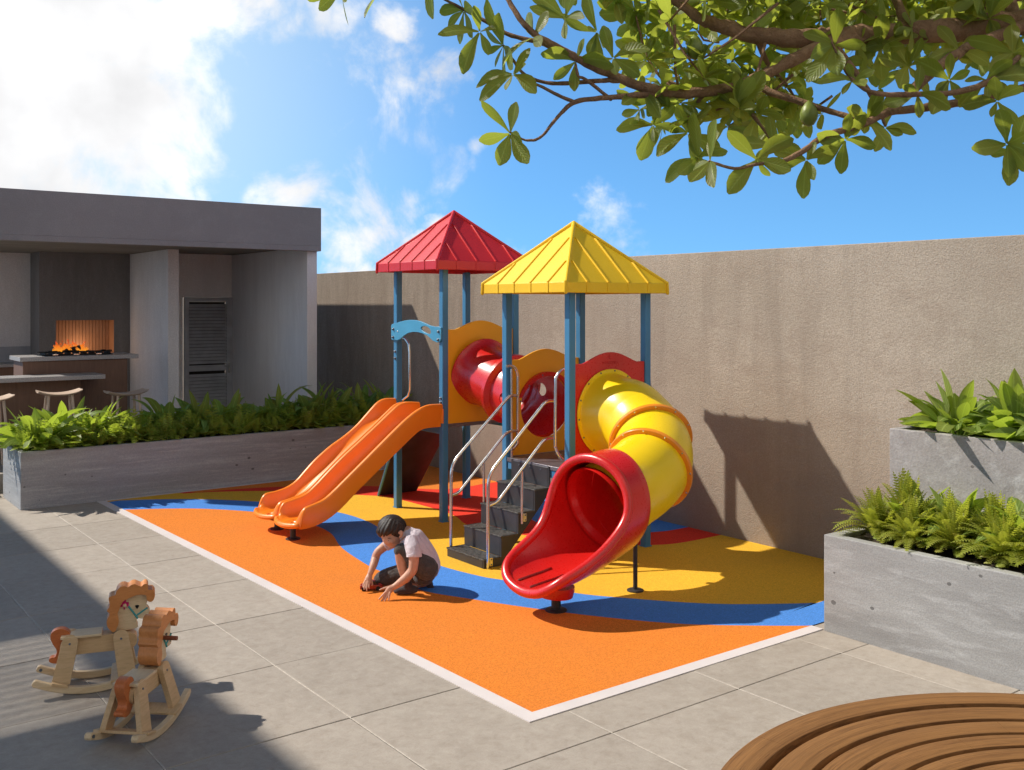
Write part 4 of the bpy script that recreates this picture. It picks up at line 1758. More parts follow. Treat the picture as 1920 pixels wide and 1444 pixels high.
b.build('bench_skirt', 'dark_void', bench)


# ---------------------------------------------------------------- rocking horses
def hz(pts):
    return [((x - 430) * .000774, (903 - y) * .00074) for x, y in pts]


MANE = [(575, 470), (545, 430), (540, 380), (560, 330), (541, 303), (560, 262), (553, 205), (570, 188), (600, 180), (612, 145), (640, 118), (668, 116), (692, 127), (715, 111), (742, 108), (768, 122), (788, 130), (808, 114), (830, 116), (838, 140), (838, 162), (868, 165), (886, 190), (886, 225), (872, 256), (848, 262), (828, 245), (820, 205), (760, 197), (700, 217), (655, 240), (632, 290), (616, 340), (625, 400), (600, 470)]
HEAD = [(590, 474), (612, 400), (606, 340), (628, 275), (668, 225), (745, 190), (815, 195), (832, 250), (825, 300), (843, 325), (852, 362), (832, 396), (795, 402), (762, 396), (752, 420), (752, 474)]
TAIL = [(270, 490), (243, 520), (246, 560), (263, 600), (266, 630), (252, 665), (215, 687), (172, 690), (138, 674), (134, 650), (150, 642), (170, 640), (185, 620), (184, 580), (160, 535), (143, 485), (152, 445), (190, 423), (235, 424), (268, 446), (280, 474)]


def horse(label, flower, dowel, loc, rz, strap, sc=1.0):
    t = thing('rocking_horse', label, 'rocking horse', loc, rz, 'wooden rocking horses on the paving', sc)
    P = lambda u, v, d: (u, d, v)
    for s in (-1, 1):
        b = MB()
        up, lo = [], []
        n = 22
        for i in range(n + 1):
            x = -.285 + .60 * i / n
            zc = .012 + x * x * .80
            th = .042
            lo.append((x, zc - .012))
            up.append((x, zc - .012 + th))
        nose = [(up[-1][0] + .014, up[-1][1] - .008), (up[-1][0] + .014, up[-1][1] - .026)]
        tip = [(-.305, lo[0][1] + .006), (-.312, lo[0][1] + .022), (-.300, lo[0][1] + .042)]
        b.plate(lo + nose[::-1] + up[::-1] + tip[::-1], [], s * .128 - .018, s * .128 + .018, P)
        rk = b.build('rocker', 'pine_pale', t, bevel=.005)
        b = MB()
        M = Matrix.Translation((-.285, s * .128 - s * .0215, .085)) @ Matrix.Rotation(R(90), 4, 'X')
        b.lathe([(.009, -.004), (.009, .004)], 12, 0, M)
        b.build('bolt', 'bolt_steel', rk)
    for x in (-.165, .155):
        b = MB()
        z = .012 + x * x * .80 + .025
        M = Matrix.Translation((x, 0, z)) @ Matrix.Rotation(-math.atan(1.6 * x), 4, 'Y')
        b.box(-.045, .045, -.155, .155, 0, .016, 0, M)
        b.build('cross_board', 'pine', t, bevel=.003)
    # body
    b = MB()
    out = []
    for k in range(13):
        a = R(90 + 180 * k / 12)
        out.append((-.125 + .045 * math.cos(a), .252 + .05 * math.sin(a)))
    for k in range(13):
        a = R(-90 + 180 * k / 12)
        out.append((.205 + .05 * math.cos(a), .252 + .05 * math.sin(a)))
    b.plate(out, [], -.046, .046, P)
    b.build('body', 'pine', t, bevel=.004)
    b = MB()
    b.box(-.165, .06, -.070, .070, .303, .319)
    b.build('seat', 'pine_pale', t, bevel=.004)
    for x, dx in ((-.115, -.045), (.165, .005)):
        for s in (-1, 1):
            b = MB()
            dz = .22
            top = Vector((x, s * .062, .275))
            bot = Vector((x + dx + (.03 if x > 0 else 0), s * .108, .055 + (.012 if x > 0 else .01)))
            d = (bot - top)
            L = d.length
            q = d.to_track_quat('-Z', 'X').to_matrix()
            # board: long axis along d, wide across x
            zax = -d.normalized()
            xax = (Vector((1, 0, 0)) - zax * zax.x).normalized()
            yax = zax.cross(xax)
            out = []
            w0, w1 = .044, .050
            for k in range(11):
                a = math.pi * k / 10
                out.append((w0 * math.cos(a), .012 + w0 * .9 * math.sin(a)))
            out += [(-w1, -L), (w1, -L)]
            b.plate(out, [], -.016, .016, lambda u, v, dd: tuple(top + xax * u + zax * v + yax * dd))
            lg = b.build('leg', 'pine', t, bevel=.004)
            b = MB()
            M = Matrix.Translation(top + yax * (.016 * (1 if (yax.y * s) > 0 else -1))) @ (yax * (1 if yax.y * s > 0 else -1)).to_track_quat('Z', 'Y').to_matrix().to_4x4()
            b.lathe([(.007, -.002), (.006, .003)], 10, 0, M)
            b.build('bolt', 'bolt_steel', lg)
    mh = hz(HEAD)
    b = MB()
    b.plate(spline(mh, 4, True), [], -.029, .029, P)
    hd = b.build('head', 'pine_pale', t, bevel=.006)
    b = MB()
    b.plate(spline(hz(MANE), 4, True), [], -.056, .056, P)
    b.build('mane', 'mane_orange', t, bevel=.016, segs=3)
    b = MB()
    b.plate(spline(hz(TAIL), 4, True), [], -.027, .027, P)
    b.build('tail', 'mane_deep', t, bevel=.011, segs=3)
    for s in (-1, 1):
        b = MB()
        e = hz([(757, 302)])[0]
        b.plate([(e[0] + u * .012, e[1] + v * .012) for u, v in ((-1, .7), (-.3, .95), (.5, .9), (1, .6), (.8, 0), (.1, -1), (-.5, -.4))], [], s * .0292, s * .0322, P)
        b.build('eye', 'eye_black', hd)
        b = MB()
        st = hz([(672, 255), (692, 285), (725, 335), (760, 392)])
        b.tube([(p[0], s * .0315, p[1]) for p in st], .0055, 6, dome=True)
        st = hz([(752, 372), (790, 345), (830, 318)])
        b.tube([(p[0], s * .0315, p[1]) for p in st], .0050, 6, dome=True)
        b.build('bridle', strap, hd)
        b = MB()
        ni = hz([(822, 372)])[0]
        b.lathe([(.004, 0), (.003, .002)], 8, 0, Matrix.Translation((ni[0], s * .0292, ni[1])) @ Matrix.Rotation(R(-90 * s), 4, 'X'))
        b.build('nostril', 'eye_black', hd)
        if flower:
            b = MB()
            c = hz([(665, 268)])[0]
            out = []
            for k in range(22):
                a = 2 * math.pi * k / 22
                rr_ = .032 if k % 4 < 2 else .017
                out.append((c[0] + rr_ * .8 * math.cos(a), c[1] + rr_ * math.sin(a)))
            b.plate(out, [], s * .0295, s * .037, P)
            fo = b.build('flower', 'pink_felt', hd)
            b = MB()
            b.lathe([(.011, 0), (.009, .004), (.002, .006)], 10, 0, Matrix.Translation((c[0] + .002, s * .037, c[1] - .008)) @ Matrix.Rotation(R(-90 * s), 4, 'X'))
            b.build('flower_centre', 'pine_pale', fo)
    b = MB()
    c = hz([(690, 300)])[0]
    if dowel:
        b.tube([(c[0], -.12, c[1]), (c[0], .085, c[1])], .0125, 12)
        hb = b.build('handle', 'dowel_brown', hd)
        b = MB()
        b.tube([(c[0], .0852, c[1]), (c[0], .105, c[1])], .0125, 12)
        b.build('handle_cap', 'yellow_wood', hb)
    return t


H1 = (1.498,5.842)
H2 = (1.524,5.064)
horse('wooden rocking horse seen side on, with a pink flower by its ear', True, False, (H1[0], H1[1], .001), R(-17), 'teal_strap', .93)
horse('wooden rocking horse facing away with a brown dowel handle through its head', False, True, (H2[0], H2[1], .001), R(46), 'teal_strap', .90)

# ---------------------------------------------------------------- crouching child
MT['skin'] = None
m = Mat('skin')
c = m.mix(m.ramp(m.noise(30, 4), .3, .7), (.50, .255, .165), (.60, .335, .235))
m.color(c)
m.rough(.5)
m.p.inputs['Subsurface Weight'].default_value = .15
m.p.inputs['Subsurface Radius'].default_value = (.012, .005, .003)
m.p.inputs['Subsurface Scale'].default_value = .5
MT['skin'] = m()


def cloth(name, a, b, wr=1.0):
    m = Mat(name)
    f = m.noise(28, 5, .6, dist=.8)
    m.color(m.mix(m.ramp(f, .3, .7), a, b))
    m.rough(.9)
    m.p.inputs['Sheen Weight'].default_value = .15
    m.bump(m.math('ADD', m.noise(16, 3, .5, dist=1.5), m.math('MULTIPLY', m.noise(400, 2), .15)), .7 * wr, .02)
    return m()


MT['shirt'] = cloth('shirt', (.60, .52, .58), (.70, .62, .67))
MT['shorts'] = cloth('shorts', (.040, .034, .033), (.085, .075, .072))
MT['shoe'] = cloth('shoe', (.030, .022, .026), (.055, .042, .046), .5)
m = Mat('hair')
hv = m.noise(1.0, 6, .6, m.mapv(m.pos(), (60, 60, 320)), .6)
m.color(m.mix(m.ramp(hv, .3, .7), (.008, .0045, .003), (.036, .019, .012)))
m.rough(.52)
m.bump(hv, .5, .006)
MT['hair'] = m()
MT['sole'] = flat('sole', (.03, .028, .03), .8, .2, 30, .2)

KD = thing('person', 'child in a white short sleeved shirt and dark shorts kneeling to push a toy', 'child', (3.844,6.361,0.005))
KO = Vector(KD.location)


class KB(MB):
    def limb(self, rows, flat=1.0, n=5, seg=16, dome=True, side=None):
        s = spline(rows, n)
        self.tube([Vector(p[:3]) - KO for p in s], [p[3] for p in s], seg, dome=dome, side=side or CAM_F, flat=flat)

    def ball(self, c, rx, rd, rz, tilt=0.0):
        """ellipsoid: rx along the picture's right, rd in depth, rz up; tilt turns it about the depth axis"""
        c = Vector(c[:3]) - KO
        rows = []
        ax_ = CAM_R * math.cos(tilt) + UP * math.sin(tilt)
        az_ = UP * math.cos(tilt) - CAM_R * math.sin(tilt)
        for i in range(1, 16):
            th = math.pi * i / 16
            rows.append([c + ax_ * (rx * math.sin(th) * math.cos(2 * math.pi * k / 24)) + CAM_F * (rd * math.sin(th) * math.sin(2 * math.pi * k / 24)) + az_ * (rz * math.cos(th)) for k in range(24)])
        o0 = len(self.v)
        self.grid(rows, cv=True)
        self.f.append(tuple(o0 + k for k in range(24)))
        self.f.append(tuple(o0 + 14 * 24 + k for k in range(24)))
        self.mi += [0, 0]

    def merge(self, name, mat, vox, smooth=3, parent=None):
        o = MB.build(self, name, mat, parent or KD, smooth=0)
        r = o.modifiers.new('r', 'REMESH')
        r.mode = 'VOXEL'
        r.voxel_size = vox
        r.use_smooth_shade = True
        if smooth:
            s = o.modifiers.new('s', 'SMOOTH')
            s.factor = .5
            s.iterations = smooth
        bake(o)
        o.data.polygons.foreach_set('use_smooth', [True] * len(o.data.polygons))
        return o


# body: torso, head, limbs and fingers in one skin
kb = KB()
torso = [(3.824,6.335,0.433,0.05),(3.841,6.322,0.395,0.078),(3.884,6.302,0.333,0.084),(3.927,6.282,0.265,0.082),(3.945,6.281,0.191,0.088),(3.942,6.283,0.161,0.085)]
kb.limb(torso, 1.35)
neck = [(3.77,6.376,0.436,0.042),(3.803,6.351,0.436,0.04),(3.831,6.329,0.418,0.046)]
kb.limb(neck)
HC = (3.724,6.411,0.466)
kb.ball(HC, .093, .076, .088, R(20))
FC = (3.724,6.4,0.405)
kb.ball(FC, .066, .062, .074, R(38))
JW = (3.735,6.389,0.373)
kb.ball(JW, .050, .050, .046, R(30))
CHN = (3.734,6.384,0.354)
kb.ball(CHN, .022, .024, .018)
nose = [(3.686,6.401,0.397,0.009),(3.685,6.399,0.378,0.012),(3.688,6.395,0.361,0.012)]
kb.limb(nose, 1.0, 3, 10)
lipu = [(3.695,6.376,0.357,0.007),(3.703,6.374,0.352,0.008),(3.712,6.372,0.353,0.006)]
kb.limb(lipu, 1.2, 3, 8)
for cpt in [(3.695,6.357,0.385),(3.713,6.443,0.378)]:
    kb.ball(cpt, .022, .020, .020)
ear = [(3.733,6.288,0.456,0.014),(3.738,6.282,0.463,0.013),(3.742,6.279,0.451,0.013),(3.74,6.283,0.432,0.012),(3.735,6.292,0.423,0.01)]
kb.limb(ear, .55, 3, 10)
# near arm
kb.limb([(3.792,6.233,0.394,0.046),(3.784,6.19,0.346,0.042),(3.778,6.169,0.292,0.038),(3.77,6.163,0.237,0.034),(3.764,6.167,0.205,0.034),(3.736,6.182,0.166,0.033),(3.696,6.206,0.126,0.029),(3.66,6.227,0.097,0.023),(3.638,6.237,0.086,0.021)])
# far arm
kb.limb([(3.812,6.519,0.338,0.042),(3.783,6.541,0.32,0.038),(3.75,6.566,0.29,0.034),(3.714,6.581,0.256,0.031),(3.699,6.586,0.215,0.031),(3.665,6.555,0.178,0.029),(3.633,6.535,0.139,0.022),(3.622,6.531,0.119,0.02)])
# hands: palm, four fingers and a thumb each
kb.limb([(3.641,6.235,0.09,0.02),(3.621,6.237,0.077,0.026),(3.606,6.239,0.062,0.025)], .75, 4, 12)
for f_ in [[(3.6,6.24,0.074,0.009),(3.579,6.244,0.054,0.008),(3.558,6.248,0.035,0.007),(3.54,6.251,0.018,0.006)],[(3.606,6.234,0.063,0.009),(3.585,6.237,0.04,0.008),(3.567,6.241,0.018,0.007),(3.551,6.24,-0.0,0.006)],[(3.607,6.225,0.059,0.009),(3.593,6.227,0.037,0.008),(3.578,6.226,0.017,0.007),(3.567,6.223,-0.001,0.006)],[(3.609,6.215,0.06,0.008),(3.603,6.213,0.042,0.007),(3.597,6.21,0.025,0.007),(3.592,6.207,0.008,0.005)],[(3.628,6.238,0.084,0.009),(3.603,6.251,0.09,0.009),(3.579,6.263,0.084,0.007),(3.559,6.272,0.077,0.006)]]:
    kb.limb(f_, 1.0, 4, 8)
kb.limb([(3.622,6.531,0.121,0.019),(3.608,6.523,0.098,0.026),(3.597,6.519,0.08,0.026)], .75, 4, 12)
for f_ in [[(3.579,6.52,0.086,0.008),(3.564,6.512,0.072,0.008),(3.554,6.508,0.06,0.007),(3.55,6.504,0.048,0.006)],[(3.583,6.51,0.078,0.009),(3.567,6.5,0.062,0.008),(3.555,6.492,0.047,0.007),(3.55,6.485,0.034,0.006)],[(3.589,6.499,0.075,0.009),(3.575,6.489,0.058,0.008),(3.565,6.477,0.041,0.007),(3.563,6.469,0.027,0.006)],[(3.6,6.497,0.075,0.008),(3.591,6.486,0.062,0.007),(3.584,6.475,0.049,0.007),(3.582,6.468,0.038,0.005)],[(3.622,6.519,0.091,0.009),(3.622,6.5,0.074,0.009),(3.617,6.485,0.063,0.007),(3.61,6.478,0.053,0.006)]]:
    kb.limb(f_, 1.0, 4, 8)
# raised near leg
kb.limb([(3.889,6.198,0.199,0.074),(3.836,6.213,0.251,0.066),(3.789,6.236,0.307,0.05),(3.746,6.262,0.337,0.04),(3.726,6.277,0.33,0.036),(3.733,6.281,0.277,0.038),(3.748,6.277,0.205,0.037),(3.766,6.272,0.133,0.031),(3.781,6.267,0.078,0.027),(3.792,6.265,0.053,0.028)])
# kneeling far leg
kb.limb([(3.97,6.35,0.125,0.072),(3.898,6.404,0.113,0.066),(3.826,6.471,0.095,0.058),(3.754,6.538,0.065,0.05),(3.725,6.56,0.046,0.044),(3.757,6.542,0.024,0.04),(3.831,6.48,0.02,0.042),(3.906,6.417,0.027,0.036),(3.975,6.358,0.035,0.027),(3.999,6.34,0.038,0.027)])
bd = kb.merge('body', 'skin', .0036, 3)

kb = KB()
kb.limb([(3.813,6.343,0.426,0.05),(3.823,6.336,0.424,0.06),(3.841,6.322,0.395,0.092),(3.884,6.302,0.333,0.098),(3.927,6.282,0.265,0.096),(3.952,6.276,0.203,0.1),(3.953,6.275,0.178,0.1)], 1.36)
kb.limb([(3.797,6.255,0.402,0.056),(3.784,6.196,0.356,0.055),(3.781,6.173,0.317,0.056),(3.779,6.168,0.297,0.057)], 1.0, 5, 16, False)
kb.limb([(3.821,6.462,0.36,0.05),(3.803,6.526,0.329,0.046),(3.774,6.548,0.311,0.044),(3.768,6.553,0.307,0.044)], 1.0, 5, 16, False)
sh = kb.merge('shirt', 'shirt', .0040, 2)
kb = KB()
kb.limb([(3.791,6.36,0.433,0.047),(3.808,6.347,0.424,0.053),(3.817,6.34,0.407,0.058)], 1.1, 4, 16, False)
kb.merge('collar', 'shirt', .0045, 2, sh)
kb = KB()
kb.limb([(3.949,6.278,0.209,0.086),(3.949,6.278,0.173,0.098),(3.937,6.287,0.125,0.085)], 1.3)
kb.limb([(3.898,6.191,0.193,0.088),(3.841,6.209,0.242,0.08),(3.791,6.234,0.298,0.06),(3.751,6.258,0.332,0.047),(3.732,6.273,0.343,0.042),(3.722,6.281,0.33,0.04)], 1.0, 5, 16)
kb.limb([(3.98,6.343,0.125,0.086),(3.903,6.401,0.116,0.078),(3.826,6.471,0.101,0.07),(3.764,6.531,0.077,0.064),(3.73,6.556,0.056,0.058),(3.724,6.561,0.04,0.048)], 1.0, 5, 16)
kb.merge('shorts', 'shorts', .0042, 2)
for rows in ([(3.83,6.243,0.041,0.027),(3.803,6.259,0.041,0.031),(3.769,6.283,0.037,0.03),(3.736,6.301,0.034,0.026),(3.719,6.314,0.031,0.02)], [(3.998,6.341,0.056,0.024),(4.007,6.335,0.038,0.03),(4.016,6.328,0.016,0.026),(4.026,6.32,0.003,0.018)]):
    kb = KB()
    kb.limb(rows, 1.15, 4, 14)
    kb.merge('shoe', 'shoe', .0038, 2)
kb = KB()
kb.limb([(3.781,6.267,0.081,0.034),(3.792,6.265,0.053,0.036)], 1.0, 3, 14)
kb.merge('sock', 'shoe', .0038, 2)
# hair: cap, nape and a fringe of locks
kb = KB()
kb.ball((3.729,6.409,0.485), .100, .086, .083, R(12))
kb.ball((3.757,6.392,0.465), .072, .080, .078, R(-20))
kb.ball((3.69,6.451,0.446), .040, .062, .052, R(-35))
rr = random.Random(5)
for lk in [[(3.683,6.391,0.534,0.02),(3.647,6.399,0.49,0.018),(3.633,6.41,0.455,0.014),(3.632,6.417,0.435,0.006)],[(3.687,6.363,0.538,0.02),(3.652,6.371,0.489,0.018),(3.637,6.382,0.453,0.014),(3.639,6.393,0.427,0.006)],[(3.696,6.344,0.535,0.02),(3.663,6.344,0.486,0.018),(3.65,6.356,0.456,0.014),(3.649,6.373,0.425,0.006)],[(3.708,6.329,0.524,0.02),(3.685,6.324,0.481,0.017),(3.671,6.335,0.457,0.013),(3.661,6.352,0.434,0.006)],[(3.727,6.314,0.512,0.02),(3.71,6.308,0.474,0.017),(3.701,6.317,0.453,0.013),(3.692,6.33,0.439,0.006)],[(3.689,6.437,0.508,0.02),(3.661,6.458,0.466,0.018),(3.65,6.466,0.442,0.013),(3.65,6.466,0.427,0.006)],[(3.748,6.317,0.497,0.022),(3.738,6.306,0.465,0.016),(3.728,6.305,0.443,0.012),(3.723,6.308,0.443,0.006)],[(3.776,6.334,0.473,0.022),(3.787,6.326,0.449,0.018),(3.79,6.329,0.424,0.01)],[(3.792,6.372,0.452,0.026),(3.806,6.361,0.428,0.02),(3.811,6.358,0.41,0.01)],[(3.704,6.475,0.493,0.02),(3.686,6.502,0.461,0.016),(3.678,6.507,0.433,0.008)]]:
    kb.limb(lk, 1.1, 5, 10)
hr = kb.merge('hair', 'hair', .0034, 3)
# single strands lying over the cap and out past its edge
ctr = Vector((3.735,6.404,0.474)) - KO
crown = (CAM_R * .45 + UP * .85 - CAM_F * .1).normalized()
kb = KB()
rr = random.Random(8)
for i in range(150):
    az = rr.uniform(0, 2 * math.pi)
    u = crown.cross(CAM_F).normalized()
    w_ = crown.cross(u)
    d = u * math.cos(az) + w_ * math.sin(az)
    pts = []
    ln = rr.uniform(1.2, 1.75)
    a0 = rr.uniform(.05, .5)
    wob = rr.uniform(-.25, .25)
    for k in range(8):
        a = a0 + (ln - a0) * k / 7
        q = crown * math.cos(a) + (d + u * wob * (k / 7) ** 2).normalized() * math.sin(a)
        # ellipsoid of the cap
        ex, ed, ez = .1035, .0895, .0885
        x_, d_, z_ = q.dot(CAM_R), q.dot(CAM_F), q.dot(UP)
        rad = 1 / math.sqrt((x_ / ex) ** 2 + (d_ / ed) ** 2 + (z_ / ez) ** 2)
        pts.append(ctr + q * rad * rr.uniform(.985, 1.01))
    if pts[-1].dot(UP) - ctr.dot(UP) < -.055 and (pts[-1] - ctr).dot(CAM_F) < .03 and (pts[-1] - ctr).dot(CAM_R) < .05:
        pts = pts[:6]
    kb.tube(pts, [.0022, .0032, .0034, .0034, .0032, .0028, .002, .001][:len(pts)], 5)
MB.build(kb, 'hair_strands', 'hair', hr, smooth=80)
for q in ([(3.677,6.357,0.395,0.002),(3.681,6.35,0.392,0.002),(3.687,6.346,0.394,0.001)], [(3.675,6.36,0.409,0.002),(3.681,6.35,0.411,0.002),(3.691,6.343,0.408,0.001)]):
    kb = KB()
    kb.limb(q, 1.0, 3, 6)
    MB.build(kb, 'lash_line', 'hair', bd)

# ---- toy car under the far hand
ty = thing('toy_car', 'small dark red toy car on the orange rubber under the hand of the child', 'toy', (3.632,6.53,0.005), R(-37 + 6))
b = MB()
b.plate([(-.080, .012), (.080, .012), (.084, .034), (.060, .043), (.022, .046), (-.062, .046), (-.080, .040)], [], -.030, .030, lambda u, v, d: (u, d, v))
b.build('car_body', 'toy_red', ty, bevel=.004)
b = MB()
b.plate([(-.006, .0462), (.052, .0462), (.034, .068), (.006, .068)], [], -.024, .024, lambda u, v, d: (u, d, v))
b.build('cab', 'eye_black', ty, bevel=.004)
b = MB()
b.plate([(.004, .0682), (.034, .0682), (.030, .071), (.008, .071)], [], -.020, .020, lambda u, v, d: (u, d, v))
b.build('car_roof', 'toy_red', ty, bevel=.001)
for x in (-.052, .052):
    for s in (-1, 1):
        b = MB()
        b.lathe([(.006, -.006), (.015, -.006), (.017, -.003), (.017, .003), (.015, .006), (.006, .006)], 16, 0, Matrix.Translation((x, s * .029, .017)) @ Matrix.Rotation(R(90), 4, 'X'))
        b.build('wheel', 'char', ty)

# ---------------------------------------------------------------- planting
def blade(mb, base, d, up, L, W, droop, fold=.25, nu=6, shape=None, mi=0, twist=0.0, floor=None):
    """one leaf: from base along d, arching down by droop; width profile lance shaped"""
    d = d.normalized()
    s = d.cross(up)
    if s.length < 1e-4:
        s = d.cross(Vector((1, 0, 0)))
    s.normalize()
    n = s.cross(d)
    if twist:
        q = Quaternion(d, twist)
        s = q @ s
        n = q @ n
    rows = []
    o0 = len(mb.v)
    tone = random.Random(int(abs(base[0] * 9173 + base[1] * 5381 + base[2] * 7919 + d[0] * 3571 + d[2] * 1877) * 1000)).random()
    p = Vector(base)
    cur = d.copy()
    for i in range(nu + 1):
        t = i / nu
        w = W * (shape(t) if shape else math.sin(math.pi * min(1, t ** .8 * .97 + .03)) ** .9)
        rows.append([p - s * w + n * (w * fold), p.copy(), p + s * w + n * (w * fold)])
        cur = (cur - UP * (droop / nu)).normalized() if droop else cur
        p = p + cur * (L / nu)
        if floor is not None and p.z < floor + .03 * i / nu:
            p.z = floor + .03 * i / nu
    mb.grid(rows, mi)
    for i in range(nu + 1):
        for j in range(3):
            mb.leaf[o0 + i * 3 + j] = (abs(j - 1), i / nu, tone)


lance = lambda t: max(.02, math.sin(math.pi * (t ** .85)) ** .85) if t < .999 else .02
obov = lambda t: (.13 + .90 * math.sin(math.pi * .5 * min(1, t / .66)) ** 1.5) * (1 if t < .66 else max(.05, math.cos(math.pi * .5 * (t - .66) / .345)) ** .6)


def lily_mesh(name, seed, n, h, mat, spread=1.0, W=.042):
    r = random.Random(seed)
    b = MB()
    for i in range(n):
        az = r.uniform(0, 2 * math.pi)
        el = R(r.uniform(30, 82)) if i < n * .6 else R(r.uniform(5, 42))
        L = h * r.uniform(.5, 1.0)
        d = Vector((math.cos(az) * math.cos(el) * spread, math.sin(az) * math.cos(el) * spread, math.sin(el))).normalized()
        base = Vector((math.cos(az) * .03, math.sin(az) * .03, 0))
        st = L * r.uniform(.30, .5)
        q = base + d * st
        b.tube([base, base + d * st * .5 + UP * .01, q], [.0035, .0025], 4, caps=False) if False else b.tube([base, q], [.0042, .0026], 4, caps=False)
        lw = W * r.uniform(.75, 1.2)
        blade(b, q, d, UP, L * r.uniform(.55, .8) + .05, lw, r.uniform(.3, 2.1), r.uniform(.1, .45), 7, lance, 0, r.uniform(-1.0, 1.0), .06)
    me_o = b.build(name, mat, smooth=80, fix=False)
    return me_o


def fern_into(b, origin, seed, n, L0, mi=0, up=.6, pairs=13, wid=.2):
    r = random.Random(seed)
    o = Vector(origin)
    for i in range(n):
        v0 = len(b.v)
        tone = r.random()
        az = 2 * math.pi * (i / n) + r.uniform(-.4, .4)
        el = R(r.uniform(25, 80)) * up / .6
        L = L0 * r.uniform(.6, 1.1)
        d = Vector((math.cos(az) * math.cos(el), math.sin(az) * math.cos(el), math.sin(el)))
        p = o + Vector((math.cos(az), math.sin(az), 0)) * .015
        dr = r.uniform(.7, 2.1)
        pts = []
        cur = d.copy()
        for k in range(pairs + 1):
            pts.append((p.copy(), cur.copy()))
            cur = (cur - UP * dr / pairs).normalized()
            p = p + cur * (L / pairs)
            if p.z < o.z + .05:
                p.z = o.z + .05
        for k in range(1, pairs + 1):
            p, t = pts[k]
            q = k / pairs
            w = L * wid * (math.sin(math.pi * min(1, .18 + q * .82)) ** .8) * r.uniform(.85, 1.1) + .004
            s = t.cross(UP)
            if s.length < .05:
                s = Vector((-math.sin(az), math.cos(az), 0))
            s.normalize()
            nn_ = s.cross(t)
            hw = L / pairs * .36
            for sg in (-1, 1):
                tip = p + s * sg * w + t * w * .35 - nn_ * w * .12
                mid = p + s * sg * w * .5 + t * w * .15 + nn_ * w * .04
                b.add([p - t * hw, mid - t * hw * 1.1, tip, mid + t * hw * .9, p + t * hw * .6], [(0, 1, 3, 4), (1, 2, 3)], mi)
        rows = [[a[0] + Vector((.0015, 0, 0)), a[0] - Vector((.0015, 0, 0))] for a in pts]
        b.grid(rows, mi)
        for k in range(v0, len(b.v)):
            b.leaf[k] = (.5, .5, tone)


def fern_mesh(name, seed, n, L, mat, **k):
    b = MB()
    fern_into(b, (0, 0, 0), seed, n, L, **k)
    return b.build(name, mat, smooth=0, fix=False)


protos = {}


def put(kind, variant, maker, loc, rz, sc, name, label, cat, group):
    key = (kind, variant)
    if key not in protos:
        o = maker()
        o.name = name
        protos[key] = o
    else:
        o = protos[key].copy()
        COL.objects.link(o)
        o.name = name
    o.location = loc
    o.rotation_euler = (0, 0, rz)
    o.scale = (sc, sc, sc)
    return tag(o, label, cat, group)


rr = random.Random(21)
# left planter: broad-leaved clumps along the top, fine cover along the front
LP = [((2.42, 11.62), 1.05, 'lily', 'leafy green plant at the sunlit left end of the long planter, hanging over its edge'),
      ((2.74, 11.78), 1.1, 'lily', 'sunlit leafy plant second from the left end of the long planter'),
      ((3.06, 11.66), 1.0, 'lily', 'sunlit leafy plant third from the left end of the long planter'),
      ((3.86, 11.80), 1.0, 'croton', 'leafy plant with rusty leaves in the long planter below the partition wall and right stool'),
      ((4.22, 11.72), 1.02, 'croton', 'rusty leaved plant in the long planter straight below the louvred door'),
      ((4.56, 11.80), .98, 'croton', 'leafy plant in the long planter just right of the louvred door'),
      ((5.22, 11.80), 1.08, 'croton', 'bushy leafy plant in the long planter in front of the pavilion end wall'),
      ((5.62, 11.68), 1.05, 'croton', 'leafy plant in the long planter at the corner of the pavilion end wall'),
      ((5.98, 11.82), 1.05, 'croton', 'leafy plant in the long planter against the shadowed concrete wall, left of the slide top'),
      ((6.40, 11.72), 1.05, 'croton', 'dark leafy plant in the long planter just left of the red tower post'),
      ((6.78, 11.82), 1.0, 'croton', 'dark leafy plant at the far right end of the long planter behind the red tower')]
for i, ((x, y), s, kind, lab) in enumerate(LP):
    v = i % 3
    if kind == 'lily':
        mk = lambda v=v: lily_mesh('leafy_plant', 100 + v, 64, .40, 'lily_leaf', 1.0, .036)
    else:
        mk = lambda v=v: lily_mesh('leafy_plant', 200 + v, 60, .40, 'croton_leaf', 1.0, .042)
    put('L' + kind, v, mk, (x, y, .55), rr.uniform(0, 6.28), s * 1.32, 'leafy_plant', lab, 'plant', 'leafy plants in the long planter')
b = MB()
k = 0
x = 2.27
while x < 6.98:
    for y, L in ((11.36, .25), (11.50, .33), (11.72, .34), (11.98, .30)):
        fern_into(b, (x + rr.uniform(-.05, .05), y + rr.uniform(-.04, .04), .56), 1000 + k, rr.randint(12, 16), L * rr.uniform(.8, 1.15), 0, .85, 10, .20)
        k += 1
    x += .125
gc = b.build('ground_cover', 'cover_leaf', smooth=0, fix=False)
tag(gc, 'fine low green foliage filling the long planter between its leafy plants', 'ground cover', None, 'stuff')

